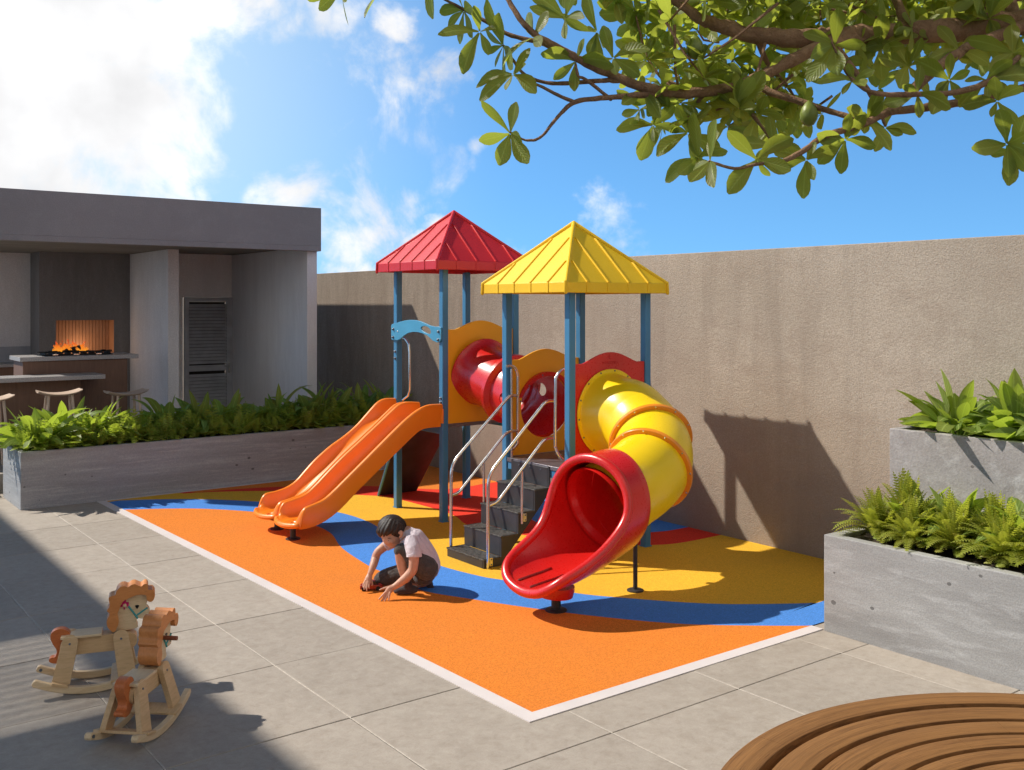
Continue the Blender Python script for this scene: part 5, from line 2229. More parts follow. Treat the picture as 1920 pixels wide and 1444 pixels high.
# right, upper planter
for i, (x, y, s, rz, lab) in enumerate([(6.52, 3.62, 1.08, .4, 'broad leaved plant at the left end of the upper planter, leaning over its corner'),
                                    (6.62, 3.27, 1.05, 2.2, 'broad leaved plant second from the left in the upper planter'),
                                    (6.50, 2.98, 1.0, 4.0, 'broad leaved plant cut off by the right edge in the upper planter'),
                                    (6.80, 3.40, 1.08, 5.2, 'broad leaved plant at the back of the upper planter against the tan wall'),
                                    (6.80, 3.02, 1.08, 1.2, 'broad leaved plant at the back of the upper planter near the right edge')]):
    v = i % 3
    put('lily', v, lambda v=v: lily_mesh('broad_leaf_plant', 300 + v, 62, .36, 'lily_leaf', 1.0, .050), (x, y, 1.205), rz, s, 'broad_leaf_plant', lab, 'plant', 'broad leaved plants in the upper planter')
for i, (x, y, s, rz, lab) in enumerate([(6.08, 3.62, .95, 1.4, 'broad leaved plant behind the ferns at the left of the lower planter'),
                                    (6.06, 3.36, 1.05, 3.0, 'broad leaved plant in the middle of the lower planter with a pale upright leaf'),
                                    (6.00, 2.92, 1.1, 5.5, 'broad leaved plant at the right edge of the lower planter')]):
    v = i % 3
    put('lily', v, None, (x, y, .585), rz, s, 'broad_leaf_plant', lab, 'plant', 'broad leaved plants in the lower planter')
for i, (x, y, s, lab) in enumerate([(5.80, 3.76, 1.0, 'yellowish fern at the left corner of the lower planter, its fronds overhanging the end'),
                               (5.98, 3.66, 1.25, 'tall fern with an upright frond near the left end of the lower planter'),
                               (5.76, 3.50, .95, 'fern close behind the rim of the lower planter, second from the left'),
                               (5.92, 3.34, 1.1, 'fern in the second row of the lower planter, below the pale upright leaf'),
                               (5.78, 3.22, .95, 'fern close behind the rim in the middle of the lower planter'),
                               (5.94, 3.06, 1.15, 'fern in the second row of the lower planter near the right edge'),
                               (5.78, 2.92, 1.05, 'fresh green fern close behind the rim near the right edge'),
                               (5.80, 2.68, 1.1, 'fern cut off by the right edge in the lower planter')]):
    v = i % 3
    put('fern', v, lambda v=v: fern_mesh('fern', 400 + v, 90, .30, 'fern_leaf', up=.74, pairs=20, wid=.13), (x, y, .585), i * 1.3, s, 'fern', lab, 'fern', 'ferns in the lower planter')

MT['fruit_green'] = flat('fruit_green', (.16, .20, .03), .45, .25, 30, .15)
# ---------------------------------------------------------------- overhanging tree
TRT = thing('tree', 'broad leaved tree whose branches hang into the top right of the view', 'tree', (BC[0], BC[1], 0))
TO = Vector((BC[0], BC[1], 0))
b = MB()
trunk = [(0, 0, 0, .15), (.02, -.01, .5, .125), (.01, .02, 1.2, .115), (-.02, .03, 2.0, .11), (-.03, .02, 2.45, .105), (.05, 0, 3.2, .085), (.12, .05, 4.0, .06), (.15, .02, 4.6, .03)]
tp = spline(trunk, 5)
b.tube([p[:3] for p in tp], [p[3] for p in tp], 16)
b.build('trunk', 'bark', TRT, smooth=80)
BR_ = [[(3.32,1.152,2.799,0.075),(3.175,1.3,2.869,0.064),(3.005,1.465,2.934,0.052),(2.861,1.6,2.924,0.048),(2.707,1.74,2.913,0.044),(2.594,1.838,2.906,0.042),(2.505,1.918,2.907,0.038),(2.404,2.007,2.924,0.034),(2.328,2.064,2.952,0.028),(2.29,2.105,2.979,0.023),(2.245,2.14,3.024,0.018),(2.182,2.237,3.105,0.012)],[(2.688,1.755,2.907,0.03),(2.562,1.825,2.876,0.028),(2.456,1.88,2.823,0.026),(2.367,1.934,2.772,0.023),(2.279,1.988,2.734,0.021),(2.165,2.062,2.721,0.019),(2.078,2.115,2.737,0.018),(1.998,2.176,2.776,0.016),(1.945,2.215,2.807,0.015),(1.913,2.24,2.828,0.013),(1.877,2.279,2.861,0.012),(1.837,2.322,2.897,0.011),(1.808,2.356,2.944,0.01),(1.795,2.404,3.017,0.009)],[(3.295,1.146,2.656,0.06),(3.031,1.283,2.752,0.03),(2.874,1.401,2.716,0.015),(2.751,1.482,2.678,0.015),(2.639,1.554,2.656,0.014),(2.543,1.613,2.639,0.013),(2.459,1.652,2.6,0.012),(2.366,1.697,2.566,0.011),(2.303,1.732,2.52,0.009),(2.25,1.76,2.493,0.008),(2.192,1.791,2.485,0.006),(2.142,1.829,2.473,0.005),(2.08,1.863,2.491,0.005)],[(3.035,1.418,2.95,0.028),(2.809,1.513,2.848,0.021),(2.746,1.536,2.813,0.02),(2.667,1.571,2.753,0.018),(2.588,1.605,2.675,0.014),(2.534,1.621,2.637,0.011)],[(2.919,1.305,2.845,0.017),(2.804,1.367,2.792,0.013),(2.734,1.407,2.727,0.011),(2.649,1.458,2.687,0.01),(2.54,1.529,2.676,0.009),(2.45,1.596,2.679,0.008),(2.41,1.639,2.717,0.007),(2.395,1.663,2.761,0.005),(2.397,1.698,2.83,0.004)],[(2.355,1.944,2.764,0.016),(2.369,1.895,2.725,0.014),(2.416,1.81,2.684,0.012),(2.461,1.726,2.644,0.01),(2.492,1.652,2.62,0.009)],[(2.132,2.087,2.719,0.014),(2.038,2.133,2.709,0.011),(1.957,2.168,2.698,0.009),(1.894,2.204,2.686,0.009),(1.858,2.218,2.656,0.007),(1.825,2.231,2.616,0.006),(1.808,2.244,2.588,0.005),(1.789,2.258,2.573,0.005),(1.766,2.276,2.572,0.004),(1.747,2.289,2.582,0.004),(1.731,2.301,2.594,0.004)],[(2.02,2.159,2.757,0.011),(1.984,2.198,2.758,0.009),(1.925,2.256,2.753,0.008),(1.873,2.307,2.756,0.007),(1.827,2.355,2.782,0.006),(1.801,2.386,2.832,0.005),(1.787,2.41,2.874,0.004)],[(1.888,2.208,2.687,0.007),(1.858,2.244,2.708,0.006),(1.827,2.292,2.74,0.005),(1.784,2.337,2.764,0.004)],[(1.945,2.215,2.807,0.01),(1.896,2.277,2.847,0.009),(1.862,2.328,2.877,0.009),(1.807,2.394,2.903,0.008),(1.761,2.455,2.948,0.007),(1.716,2.514,2.993,0.006),(1.683,2.564,3.028,0.005),(1.605,2.672,3.114,0.004)],[(1.988,2.158,2.697,0.007),(1.939,2.208,2.755,0.006),(1.919,2.223,2.768,0.005),(1.92,2.234,2.804,0.004)],[(2.569,1.857,2.922,0.02),(2.602,1.77,2.798,0.012),(2.617,1.708,2.695,0.008),(2.624,1.678,2.621,0.005)],[(2.246,2.013,2.738,0.01),(2.236,2.046,2.703,0.008),(2.226,2.078,2.652,0.006),(2.239,2.069,2.588,0.005),(2.251,2.059,2.54,0.004)],[(2.317,1.972,2.764,0.012),(2.326,1.94,2.682,0.008),(2.34,1.892,2.614,0.006),(2.348,1.861,2.564,0.004)],[(2.177,2.053,2.728,0.008),(2.169,2.122,2.771,0.006),(2.166,2.186,2.847,0.005),(2.182,2.237,2.941,0.004),(2.183,2.261,3.013,0.003)],[(2.765,1.697,2.927,0.02),(2.812,1.762,3.04,0.016),(2.848,1.859,3.172,0.012),(2.826,2.002,3.328,0.008)],[(2.98,1.484,2.932,0.03),(3.074,1.564,3.105,0.026),(3.161,1.749,3.38,0.02),(3.13,2.023,3.717,0.012),(2.915,2.31,3.916,0.008)],[(3.2,1.281,2.854,0.04),(3.336,1.366,3.204,0.034),(3.37,1.591,3.625,0.026),(3.278,1.911,4.051,0.016),(3.074,2.315,4.32,0.009)],[(2.986,1.129,2.718,0.03),(2.818,1.193,2.651,0.02),(2.687,1.255,2.575,0.01),(2.617,1.282,2.533,0.006),(2.589,1.303,2.519,0.004)],[(2.431,1.986,2.911,0.014),(2.497,1.999,2.843,0.009),(2.559,1.977,2.781,0.006),(2.576,1.94,2.711,0.004)],[(2.182,2.237,3.105,0.01),(2.051,2.336,3.138,0.008),(1.854,2.484,3.155,0.006),(1.658,2.633,3.138,0.005),(1.527,2.732,3.089,0.004),(1.448,2.791,3.059,0.003)]]
r = random.Random(4)
for path_ in BR_:
    b = MB()
    s = spline(path_, 5)
    pts = [Vector(p[:3]) - TO + Vector((r.uniform(-1, 1), r.uniform(-1, 1), r.uniform(-1, 1))) * p[3] * .10 for p in s]
    b.tube(pts, [p[3] * r.uniform(.80, .95) * (.82 if p[3] > .02 else .95) for p in s], 9 if path_[0][3] < .02 else 14, dome=True)
    b.build('branch', 'bark', TRT, smooth=80)


def rosette(b, c, ax_, n, L, r, seed_el=(0, 70)):
    ax_ = Vector(ax_).normalized()
    a0 = r.uniform(0, 6.28)
    u = ax_.cross(Vector((.3, .2, .9))).normalized()
    v = ax_.cross(u)
    for k in range(n):
        az = a0 + 2 * math.pi * k / n + r.uniform(-.4, .4)
        el = R(r.uniform(*seed_el))
        d = (u * math.cos(az) + v * math.sin(az)) * math.cos(el) + ax_ * math.sin(el)
        LL = L * r.uniform(.5, 1.2)
        q = c + d * LL * .03
        up_ = ax_ if abs(d.dot(ax_)) < .9 else UP
        blade(b, q, d, up_, LL * .92, LL * r.uniform(.16, .225), r.uniform(-.3, .9), r.uniform(.05, .40), 7, obov, 0, r.uniform(-.5, .5))


b = MB()
# rosettes at twig ends that can be told apart
ROS = [(1.731,2.301,2.591,6.0,0.128),(1.787,2.41,2.874,7.0,0.135),(1.731,2.452,2.914,5.0,0.13),(1.774,2.345,2.773,6.0,0.125),(1.92,2.234,2.812,5.0,0.12),(1.833,2.325,2.887,4.0,0.12),(1.716,2.514,2.989,6.0,0.13),(2.007,2.168,2.82,5.0,0.12),(1.934,2.299,2.954,5.0,0.13),(2.01,2.241,2.914,6.0,0.13),(2.166,2.186,2.847,6.0,0.12),(2.083,2.124,2.728,5.0,0.11),(2.183,2.261,3.013,7.0,0.13),(2.144,2.141,2.636,7.0,0.12),(2.112,2.165,2.683,5.0,0.11),(2.236,2.046,2.536,7.0,0.15),(2.226,2.078,2.612,6.0,0.13),(2.082,1.862,2.492,5.0,0.15),(2.348,1.861,2.561,6.0,0.12),(2.2,1.798,2.498,5.0,0.12),(2.316,1.723,2.499,6.0,0.115),(2.427,1.676,2.56,6.0,0.105),(2.492,1.652,2.617,6.0,0.11),(2.624,1.678,2.614,5.0,0.1),(2.351,1.921,2.658,6.0,0.12),(2.328,2.002,2.668,7.0,0.12),(2.334,2.059,2.734,7.0,0.12),(2.576,1.94,2.703,7.0,0.12),(2.553,1.982,2.773,6.0,0.12),(2.543,1.839,2.668,6.0,0.11),(2.587,1.305,2.516,7.0,0.115),(2.62,1.305,2.498,4.0,0.11),(2.41,1.639,2.717,5.0,0.11),(2.403,1.694,2.823,6.0,0.12),(2.541,1.528,2.679,5.0,0.1),(2.658,1.502,2.726,6.0,0.12),(2.712,1.424,2.719,6.0,0.12),(2.777,1.537,2.833,6.0,0.12),(2.8,1.395,2.8,6.0,0.12),(2.715,1.396,2.657,5.0,0.1),(2.683,1.734,2.866,6.0,0.12),(1.448,2.791,3.063,5.0,0.15),(1.553,2.712,3.076,4.0,0.15),(1.658,2.633,3.13,5.0,0.15)]
r = random.Random(9)
for (x, y, z, n, L) in ROS:
    c = Vector((x, y, z)) - TO
    outw = (c - Vector((0, 0, 2.5)))
    rosette(b, c, (outw.normalized() * .5 - CAM_F * .9 + Vector((r.uniform(-.5, .5), r.uniform(-.5, .5), r.uniform(-.55, .35)))), int(n), L * .93, r, (-15, 45))
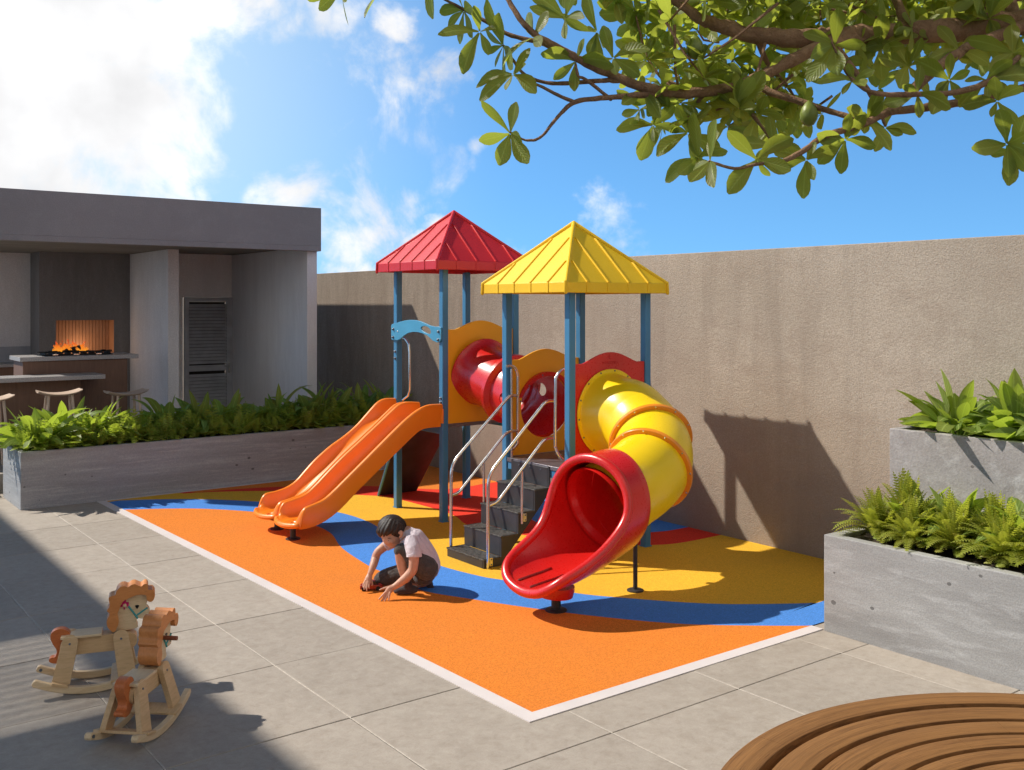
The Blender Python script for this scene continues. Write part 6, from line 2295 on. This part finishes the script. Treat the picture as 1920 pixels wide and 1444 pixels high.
# the body of the crown: thick rows of rosettes along the boughs and over the view, those above it added for shade
CRB = [(2.46,2.141,3.013,0.121),(2.645,1.71,3.025,0.129),(2.798,2.395,3.191,0.116),(3.234,1.776,3.076,0.105),(2.951,1.895,2.982,0.126),(3.128,1.953,3.177,0.121),(2.779,2.303,3.205,0.117),(3.153,1.898,3.013,0.132),(2.659,2.051,2.98,0.133),(2.96,1.572,3.045,0.108),(3.363,1.668,3.081,0.111),(2.722,1.927,3.037,0.12),(2.989,1.995,3.003,0.133),(3.275,1.771,2.985,0.106),(3.427,1.846,3.029,0.12),(3.218,1.944,3.163,0.12),(2.755,2.312,3.197,0.135),(2.328,2.273,2.974,0.105),(2.774,2.313,3.062,0.102),(3.043,1.984,3.173,0.112),(3.196,1.695,2.958,0.135),(2.651,2.183,3.142,0.101),(2.537,2.278,3.083,0.105),(2.236,2.264,2.946,0.134),(3.184,1.668,3.06,0.118),(2.981,1.901,3.038,0.122),(3.211,1.624,3.031,0.125),(2.764,2.406,3.174,0.118),(2.8,1.921,3.117,0.12),(2.359,2.43,3.048,0.102),(3.034,1.959,3.085,0.112),(2.727,1.656,2.916,0.102),(2.833,1.762,2.918,0.116),(2.815,1.867,3.051,0.111),(2.556,2.011,2.991,0.113),(3.122,1.803,3.145,0.126),(2.757,2.27,3.156,0.108),(2.57,2.325,3.094,0.104),(2.785,2.273,3.14,0.115),(3.064,1.658,3.073,0.123),(3.023,1.598,3.002,0.104),(3.0,2.088,3.162,0.129),(2.619,2.377,3.145,0.122),(2.886,1.623,3.002,0.11),(3.008,1.708,3.057,0.115),(2.94,2.226,3.142,0.105),(2.455,2.56,3.029,0.135),(2.961,2.217,3.036,0.108),(3.151,1.858,3.012,0.118),(2.439,2.041,3.021,0.102),(3.067,2.041,3.144,0.102),(3.487,1.816,3.086,0.131),(2.902,1.516,2.941,0.126),(2.536,2.322,3.113,0.118),(2.768,2.105,2.984,0.112),(2.529,2.176,2.975,0.127),(2.661,2.123,3.107,0.129),(2.661,2.438,3.067,0.128),(3.213,1.783,3.161,0.13),(2.223,2.237,3.041,0.118),(2.866,2.165,3.102,0.1),(2.161,2.167,3.038,0.102),(3.02,1.487,2.908,0.118),(2.529,2.073,3.05,0.123),(2.71,1.806,3.011,0.112),(2.51,2.385,3.075,0.113),(2.301,2.263,3.078,0.121),(3.276,1.876,3.125,0.122),(2.724,2.044,3.068,0.125),(2.694,2.038,3.003,0.109),(2.593,1.797,2.932,0.115),(2.956,2.228,3.052,0.113),(3.059,1.601,2.95,0.116),(2.483,2.361,3.017,0.131),(3.245,1.844,3.057,0.12),(2.151,2.077,2.938,0.105),(2.833,1.633,3.045,0.103),(2.891,1.533,3.009,0.129),(2.487,2.368,3.013,0.129),(3.461,1.734,3.086,0.101),(3.206,1.858,3.083,0.104),(2.79,1.64,2.89,0.111),(2.717,1.842,2.94,0.106),(2.665,2.298,3.07,0.114),(2.581,2.033,3.035,0.115),(2.586,2.536,3.134,0.114),(3.17,1.866,3.145,0.126),(2.968,1.85,3.039,0.123),(2.953,1.545,3.028,0.126),(3.194,1.646,3.031,0.125),(2.324,2.104,3.028,0.12),(2.704,2.218,3.131,0.133),(2.541,2.115,2.992,0.13),(2.723,1.818,3.032,0.101),(2.595,1.877,3.004,0.113),(2.428,1.981,2.932,0.135),(2.758,1.995,3.021,0.129),(3.12,1.733,3.031,0.125),(3.315,1.792,3.108,0.134),(2.618,1.911,3.042,0.125),(3.189,1.985,3.022,0.108),(2.321,2.096,3.028,0.125),(3.016,1.627,2.93,0.13),(2.722,2.235,3.103,0.103),(2.276,2.216,2.948,0.112),(2.28,1.942,2.684,0.112),(2.31,2.067,2.76,0.12),(2.695,2.02,2.83,0.104),(2.199,2.081,2.699,0.131),(2.864,2.181,2.973,0.113),(2.495,1.99,2.695,0.124),(2.429,2.018,2.678,0.126),(2.694,2.015,2.747,0.104),(2.561,2.247,2.864,0.124),(2.563,2.193,2.905,0.122),(2.386,2.334,2.696,0.104),(2.582,1.95,2.872,0.125),(2.578,2.183,2.794,0.116),(2.196,2.051,2.825,0.125),(2.694,2.162,2.809,0.113),(2.519,2.391,2.875,0.101),(2.589,2.263,2.903,0.112),(2.409,2.234,2.826,0.127),(2.232,2.055,2.651,0.109),(2.4,2.413,2.945,0.125),(2.288,2.234,2.87,0.126),(2.654,2.086,2.731,0.105),(2.433,2.206,2.885,0.12),(2.45,2.377,2.904,0.101),(2.816,2.223,2.726,0.113),(2.551,2.193,2.784,0.134),(2.718,2.232,2.899,0.117),(2.287,1.934,2.67,0.127),(2.551,2.113,2.798,0.116),(2.133,2.076,2.727,0.118),(2.563,2.135,2.817,0.134),(2.785,2.132,2.94,0.122),(2.153,2.203,2.798,0.103),(2.405,2.078,2.65,0.13),(2.721,2.229,2.95,0.121),(2.776,2.1,2.757,0.112),(2.776,2.189,2.705,0.115),(2.401,1.925,2.747,0.101),(2.135,2.163,2.831,0.117),(2.521,2.062,2.772,0.123),(2.488,2.33,2.835,0.114),(2.414,2.36,2.7,0.113),(2.45,2.243,2.796,0.108),(2.355,2.45,2.916,0.105),(2.32,2.059,2.839,0.106),(2.216,2.006,2.821,0.104),(2.132,2.093,2.74,0.101),(2.533,2.258,2.845,0.102),(2.216,2.005,2.76,0.134),(2.328,2.246,2.906,0.106),(2.351,1.974,2.787,0.102),(2.704,2.19,2.897,0.116),(3.362,1.346,3.183,0.109),(3.325,1.469,3.148,0.103),(3.391,1.668,3.147,0.1),(2.423,1.975,3.197,0.101),(2.917,2.334,3.29,0.107),(3.888,1.504,3.301,0.132),(3.417,1.36,3.247,0.121),(3.413,1.351,3.234,0.13),(2.613,1.996,3.19,0.124),(3.782,1.52,3.345,0.126),(3.834,1.665,3.317,0.113),(3.242,1.967,3.345,0.117),(3.039,2.062,3.341,0.121),(3.336,1.604,3.232,0.105),(3.319,1.596,3.296,0.127),(3.1,1.531,3.216,0.13),(3.57,1.813,3.235,0.116),(3.398,1.403,3.126,0.113),(2.973,2.347,3.359,0.104),(2.873,1.546,3.168,0.123),(2.614,1.813,3.2,0.123),(3.005,1.596,3.229,0.134),(2.777,1.958,3.181,0.127),(3.263,1.707,3.168,0.107),(3.008,2.19,3.389,0.104),(2.436,1.995,3.05,0.131),(2.511,1.961,3.145,0.129),(3.452,1.791,3.256,0.131),(2.925,1.872,3.18,0.104),(3.742,1.626,3.279,0.107),(3.342,1.841,3.283,0.103),(2.657,1.7,3.101,0.119),(3.493,1.646,3.269,0.121),(3.166,2.242,3.38,0.112),(2.844,1.705,3.212,0.106),(3.902,1.565,3.268,0.135),(3.271,1.701,3.14,0.115),(3.987,1.576,3.249,0.117),(3.823,1.747,3.368,0.132),(2.686,1.791,3.052,0.103),(3.374,1.607,3.259,0.122),(2.501,2.022,3.109,0.115),(3.14,2.011,3.231,0.11),(2.652,2.044,3.228,0.103),(2.897,2.149,3.215,0.134),(3.516,1.353,3.109,0.106),(2.947,1.936,3.228,0.119),(2.824,1.788,3.092,0.116),(3.357,1.397,3.103,0.108),(3.139,1.396,3.2,0.119),(2.818,1.556,3.15,0.107),(3.804,1.743,3.351,0.127),(3.35,1.29,3.212,0.1),(2.723,1.63,3.121,0.119),(2.535,1.968,3.18,0.128),(2.704,1.636,3.132,0.115),(3.585,1.842,3.288,0.128),(3.04,2.099,3.358,0.128),(3.174,1.791,3.164,0.11),(2.875,2.108,3.349,0.131),(2.641,2.099,3.141,0.133),(2.491,2.086,3.095,0.118),(2.077,2.534,3.176,0.135),(2.273,2.22,3.108,0.116),(2.653,2.237,3.181,0.105),(2.116,2.368,3.103,0.13),(2.564,2.131,3.083,0.101),(2.333,2.242,3.11,0.11),(2.317,2.061,3.023,0.123),(2.29,2.479,3.165,0.134),(2.514,2.322,3.205,0.106),(2.141,2.301,3.058,0.109),(2.561,1.985,3.046,0.114),(2.048,2.338,3.124,0.134),(2.643,1.784,2.88,0.103),(3.132,1.799,2.905,0.122),(3.012,1.555,2.912,0.134),(2.758,1.867,2.912,0.109),(2.868,1.635,2.902,0.134),(2.663,1.755,2.813,0.135),(2.882,1.568,2.834,0.102),(2.942,1.552,2.884,0.129),(3.362,1.699,2.994,0.119),(2.863,1.732,2.916,0.135),(2.709,1.701,2.883,0.104),(2.711,1.658,2.801,0.107),(3.403,1.679,2.894,0.109),(2.892,1.768,2.843,0.125),(2.725,1.888,3.743,0.126),(3.448,1.536,3.478,0.119),(3.46,2.128,3.703,0.107),(3.698,1.973,3.422,0.106),(3.248,1.205,3.166,0.109),(3.27,2.508,4.148,0.114),(2.931,1.193,3.47,0.13),(3.765,1.657,3.309,0.118),(3.531,1.597,3.829,0.115),(2.502,2.02,3.383,0.118),(2.813,1.843,3.572,0.121),(4.277,1.558,3.426,0.129),(2.61,1.852,3.135,0.104),(2.945,1.715,3.313,0.123),(2.808,2.001,3.222,0.117),(3.778,2.138,3.529,0.118),(2.551,1.57,3.238,0.115),(2.968,1.239,3.148,0.13),(2.835,1.84,3.175,0.108),(3.114,1.734,3.264,0.13),(3.144,1.5,3.512,0.118),(3.186,2.04,3.713,0.131),(2.893,1.558,3.586,0.113),(2.751,1.439,3.5,0.111),(2.904,2.068,3.868,0.132),(3.587,2.025,3.554,0.129),(3.924,1.533,3.684,0.104),(3.588,1.449,3.605,0.131),(3.226,2.29,3.946,0.121),(2.458,2.1,3.743,0.1),(3.249,1.377,3.6,0.114),(3.31,1.908,3.659,0.123),(3.624,2.242,4.115,0.124),(2.863,2.449,3.724,0.135),(2.564,2.229,3.841,0.115),(3.403,1.355,3.252,0.115),(2.868,1.547,3.158,0.114),(2.133,1.816,3.203,0.133),(2.658,1.515,3.27,0.108),(3.145,1.887,3.332,0.11),(3.794,1.38,3.453,0.107),(2.47,1.735,3.117,0.119),(3.634,1.892,3.794,0.132),(3.18,1.314,3.241,0.102),(2.689,1.669,3.476,0.13),(3.247,2.459,3.545,0.104),(3.255,1.271,3.439,0.107),(2.434,2.172,3.478,0.13),(3.426,1.451,3.759,0.114),(2.476,1.943,3.554,0.124),(2.616,1.768,3.607,0.115),(3.47,1.903,3.828,0.108),(2.933,1.455,3.299,0.126),(3.117,2.004,3.57,0.122),(3.405,2.094,4.017,0.13),(2.844,1.673,3.366,0.131),(3.79,1.853,3.919,0.135),(2.922,1.964,3.217,0.106),(3.722,1.766,3.784,0.12),(2.996,2.507,3.717,0.117),(3.122,1.754,3.284,0.117),(2.87,1.548,3.192,0.103),(3.205,1.457,3.4,0.131),(4.316,1.735,3.783,0.129),(2.798,1.288,3.376,0.124),(3.409,1.589,3.624,0.12),(2.887,2.12,3.447,0.113),(2.455,2.05,3.409,0.125),(2.399,1.891,3.431,0.114),(2.676,1.452,3.5,0.117),(2.401,1.843,3.353,0.104),(3.641,2.049,3.439,0.118),(2.746,1.76,3.67,0.111),(4.344,1.648,4.079,0.117),(3.602,2.232,3.98,0.107),(2.852,1.555,3.367,0.108),(4.097,1.485,3.469,0.132),(2.881,2.431,3.539,0.108),(2.876,1.745,3.162,0.127),(2.468,1.959,3.315,0.118),(3.258,2.137,3.419,0.118),(3.775,1.843,3.763,0.109),(3.055,1.709,3.427,0.102),(2.412,1.906,3.3,0.127),(3.568,2.07,3.407,0.125),(3.04,1.995,3.871,0.126),(3.188,1.235,3.515,0.134),(3.762,1.746,3.686,0.105),(3.322,1.858,3.487,0.106),(3.073,2.503,3.665,0.105),(2.787,2.558,3.997,0.114),(3.214,1.952,3.274,0.109),(3.106,1.497,3.711,0.124),(2.737,2.161,3.853,0.111),(4.177,1.537,3.995,0.114),(3.756,1.635,3.673,0.111),(3.111,2.338,3.743,0.112),(2.355,1.761,3.361,0.111),(3.353,1.825,3.566,0.11),(2.373,2.143,3.735,0.107),(3.553,1.942,3.853,0.121),(3.373,1.687,3.402,0.115),(3.224,2.243,4.018,0.118),(2.711,2.285,3.306,0.122),(3.652,2.254,4.106,0.106),(2.532,1.671,3.058,0.117),(3.624,2.153,3.967,0.114),(2.031,1.857,3.278,0.125),(2.975,1.215,3.075,0.124),(2.665,1.861,3.446,0.111),(2.243,1.834,3.244,0.134),(2.25,1.997,3.108,0.103),(3.81,1.76,3.67,0.118),(3.527,1.818,3.924,0.118),(3.103,1.152,3.563,0.124),(3.982,1.535,3.714,0.12),(3.117,2.01,3.621,0.101),(2.618,1.827,3.268,0.117),(2.993,2.184,3.722,0.126),(3.291,1.229,3.388,0.112),(2.659,2.328,3.761,0.121),(2.37,1.754,3.488,0.106),(3.607,2.1,3.936,0.12),(2.41,1.629,3.32,0.126),(3.76,1.726,3.762,0.11),(2.453,1.852,3.525,0.121),(2.809,1.432,3.197,0.127),(3.114,1.852,3.621,0.115),(2.911,2.238,3.694,0.125),(4.223,1.646,3.985,0.128),(2.93,1.396,3.076,0.127),(3.781,1.498,3.845,0.133),(3.327,2.348,3.506,0.115),(3.029,2.448,3.931,0.115),(3.385,2.34,3.824,0.109),(2.344,2.13,3.172,0.113),(3.143,1.15,3.427,0.131),(3.288,2.428,3.995,0.108),(3.371,1.333,3.53,0.108),(3.066,1.718,3.448,0.118),(3.365,2.364,3.532,0.126),(3.202,1.374,3.65,0.107),(3.122,2.501,3.422,0.132),(3.12,1.723,3.739,0.102),(3.353,1.321,3.561,0.133),(2.554,1.962,3.186,0.123),(2.532,2.121,3.24,0.112),(3.012,1.518,3.348,0.104),(3.7,2.009,4.097,0.112),(2.309,1.825,3.419,0.111),(2.987,1.672,3.504,0.11),(3.045,1.797,3.333,0.127),(2.717,1.609,3.569,0.13),(3.13,1.86,3.626,0.13),(2.824,1.848,3.55,0.1),(3.19,1.783,3.552,0.116),(2.725,1.629,3.245,0.134),(2.313,1.922,3.155,0.128),(2.877,2.092,3.838,0.129),(4.244,1.775,3.524,0.102),(3.279,2.138,3.96,0.116),(4.117,1.903,3.595,0.124),(3.028,1.229,3.281,0.131),(2.951,2.507,4.025,0.11),(2.969,1.485,3.647,0.125),(2.981,2.66,3.778,0.108),(3.557,1.708,3.446,0.127),(2.985,1.442,3.642,0.119),(3.863,1.423,3.777,0.104),(3.61,1.508,3.589,0.123),(2.985,2.432,3.546,0.13),(2.487,1.774,3.502,0.131),(3.083,1.904,3.624,0.124),(3.206,2.211,3.806,0.127),(3.355,2.362,4.099,0.126),(3.838,2.048,3.87,0.115),(2.616,1.98,3.699,0.121),(3.137,2.073,3.323,0.116),(3.495,1.751,3.539,0.117),(3.574,2.039,3.733,0.107),(3.976,1.764,3.883,0.103),(3.374,1.995,3.699,0.107),(2.902,2.107,3.816,0.12),(2.209,2.04,3.555,0.134),(2.829,1.719,3.385,0.123),(2.853,1.232,3.174,0.115),(3.475,2.047,4.028,0.111),(2.969,2.095,3.506,0.117),(3.377,1.393,3.442,0.102),(3.251,1.803,3.651,0.112),(2.176,1.998,3.606,0.103),(3.222,1.339,3.349,0.125),(3.632,1.865,3.989,0.108),(3.458,1.238,3.632,0.109),(3.71,1.526,3.376,0.105),(2.524,1.572,3.187,0.132),(3.848,1.616,3.355,0.122),(3.461,1.268,3.57,0.104),(2.301,1.801,3.154,0.126),(3.308,2.123,3.421,0.124),(3.252,1.361,3.676,0.113),(3.496,2.176,3.629,0.126),(3.479,1.337,3.343,0.118),(3.28,1.509,3.278,0.112),(3.772,1.974,3.955,0.1),(2.933,1.486,3.379,0.12),(3.568,2.13,3.417,0.121),(3.142,1.28,3.141,0.129),(3.922,1.66,3.341,0.114),(2.453,1.874,3.293,0.127),(3.262,2.025,3.105,0.111),(3.571,1.81,3.14,0.12),(3.229,2.181,3.17,0.11),(3.889,1.88,3.166,0.11),(3.169,2.475,3.209,0.123),(3.028,2.337,3.156,0.113),(3.449,2.122,3.234,0.126),(3.768,1.818,3.285,0.133),(3.636,2.147,3.246,0.101),(3.6,1.956,3.186,0.111),(3.403,2.056,3.273,0.109),(3.657,1.822,3.13,0.126),(2.983,2.077,3.125,0.13),(3.261,1.803,3.067,0.129),(2.825,2.462,3.179,0.102),(3.278,2.232,3.142,0.111),(3.818,2.046,3.302,0.114),(2.672,2.238,3.027,0.109),(3.555,1.957,3.279,0.13),(3.515,2.162,3.275,0.129),(3.246,2.009,3.136,0.114),(3.401,1.631,3.014,0.107),(2.867,2.197,3.083,0.106),(3.82,2.11,3.357,0.116),(3.456,1.758,3.079,0.127),(2.944,2.013,3.156,0.125),(3.531,2.21,3.3,0.107),(3.143,2.11,3.244,0.131),(3.126,2.03,3.208,0.123),(2.836,2.106,3.04,0.13),(3.303,1.992,3.105,0.102),(2.728,2.159,3.08,0.104),(3.761,2.056,3.185,0.129),(3.446,2.165,3.157,0.12),(2.978,2.023,3.201,0.109),(3.513,2.336,3.366,0.12),(3.33,1.868,3.069,0.131),(3.454,1.692,3.164,0.128),(3.577,1.83,3.12,0.121),(2.883,2.362,3.23,0.126),(2.66,2.213,3.027,0.134),(3.208,2.442,3.19,0.133),(3.132,2.071,3.117,0.129),(2.968,2.439,3.136,0.102),(3.402,1.685,3.144,0.109),(2.951,2.548,3.279,0.135),(3.593,2.155,3.184,0.125),(2.98,2.075,3.173,0.119),(2.912,2.26,3.115,0.12),(3.119,1.969,3.104,0.109),(3.557,2.06,3.285,0.134),(3.241,2.251,3.125,0.133),(3.409,2.18,3.179,0.107),(3.274,2.104,3.172,0.123),(3.856,1.948,3.194,0.105),(3.734,2.143,3.253,0.1),(2.911,2.303,3.079,0.125),(3.326,2.044,3.202,0.12),(3.915,1.886,3.244,0.111),(3.623,2.068,3.22,0.131),(2.95,2.468,3.123,0.109),(3.092,2.052,3.217,0.129),(3.265,1.865,3.062,0.104),(3.286,2.296,3.236,0.11),(3.366,1.892,3.138,0.128),(2.728,2.291,3.117,0.101),(3.324,2.187,3.212,0.113),(3.448,1.72,3.076,0.1),(3.443,1.684,3.134,0.106),(3.385,1.946,3.232,0.124),(2.681,2.547,3.683,0.128),(2.335,2.008,3.419,0.122),(2.485,2.122,3.516,0.126),(2.623,2.629,3.664,0.101),(2.004,1.974,3.17,0.129),(2.56,2.239,3.834,0.1),(2.93,2.329,3.862,0.131),(2.005,2.06,3.444,0.127),(1.963,2.047,3.565,0.13),(2.263,2.233,3.62,0.119),(2.262,2.102,3.287,0.117),(2.329,1.843,3.522,0.129),(2.57,2.473,3.504,0.113),(2.616,2.503,3.944,0.115),(2.146,2.046,3.577,0.131),(2.334,2.403,3.592,0.118),(2.189,1.97,3.465,0.129),(2.407,1.881,3.42,0.132),(2.37,2.378,3.782,0.129),(2.824,2.478,3.994,0.105),(2.562,2.441,3.442,0.126),(2.152,2.26,3.354,0.1),(2.197,1.784,3.18,0.116),(2.451,1.912,3.546,0.127),(2.66,2.447,3.462,0.13),(2.667,2.23,3.801,0.12),(2.267,2.054,3.443,0.107),(2.295,1.783,3.437,0.134),(2.305,2.068,3.409,0.105),(2.177,2.083,3.311,0.132),(2.096,2.025,3.246,0.116),(2.262,2.33,3.74,0.113),(2.295,2.039,3.602,0.111),(2.542,1.985,3.717,0.13),(2.838,2.49,3.923,0.104)]
for (x, y, z, L) in CRB:
    c = Vector((x, y, z)) - TO
    rosette(b, c, (r.uniform(-.7, .7), r.uniform(-.7, .7), r.uniform(-.5, .8)), r.randint(5, 8), L * .88, r, (-10, 60))
    d = Vector((r.uniform(-1, 1), r.uniform(-1, 1), r.uniform(-.2, 1))).normalized()
b.build('crown', 'tree_leaf', TRT, smooth=80, fix=False)
for (x, y, z, L) in CRB[:190:3]:
    c = Vector((x, y, z)) - TO
    d = Vector((r.uniform(-1, 1), r.uniform(-1, 1), r.uniform(-.1, 1))).normalized()
    tb = MB()
    tb.tube([c + d * .22 + Vector((r.uniform(-.03, .03), r.uniform(-.03, .03), .03)), c + d * .1, c], [.005, .004, .003], 5)
    tb.build('twig', 'bark', TRT)
# green fruit hanging among the leaves
for q in [(2.213,2.038,2.856),(2.414,1.787,2.646)]:
    fb_ = MB()
    fb_.lathe([(.001, -.036), (.014, -.030), (.024, -.014), (.026, 0), (.021, .018), (.011, .032), (.002, .040)], 16, 0, Matrix.Translation(Vector(q) - TO))
    fb_.build('fruit', 'fruit_green', TRT)
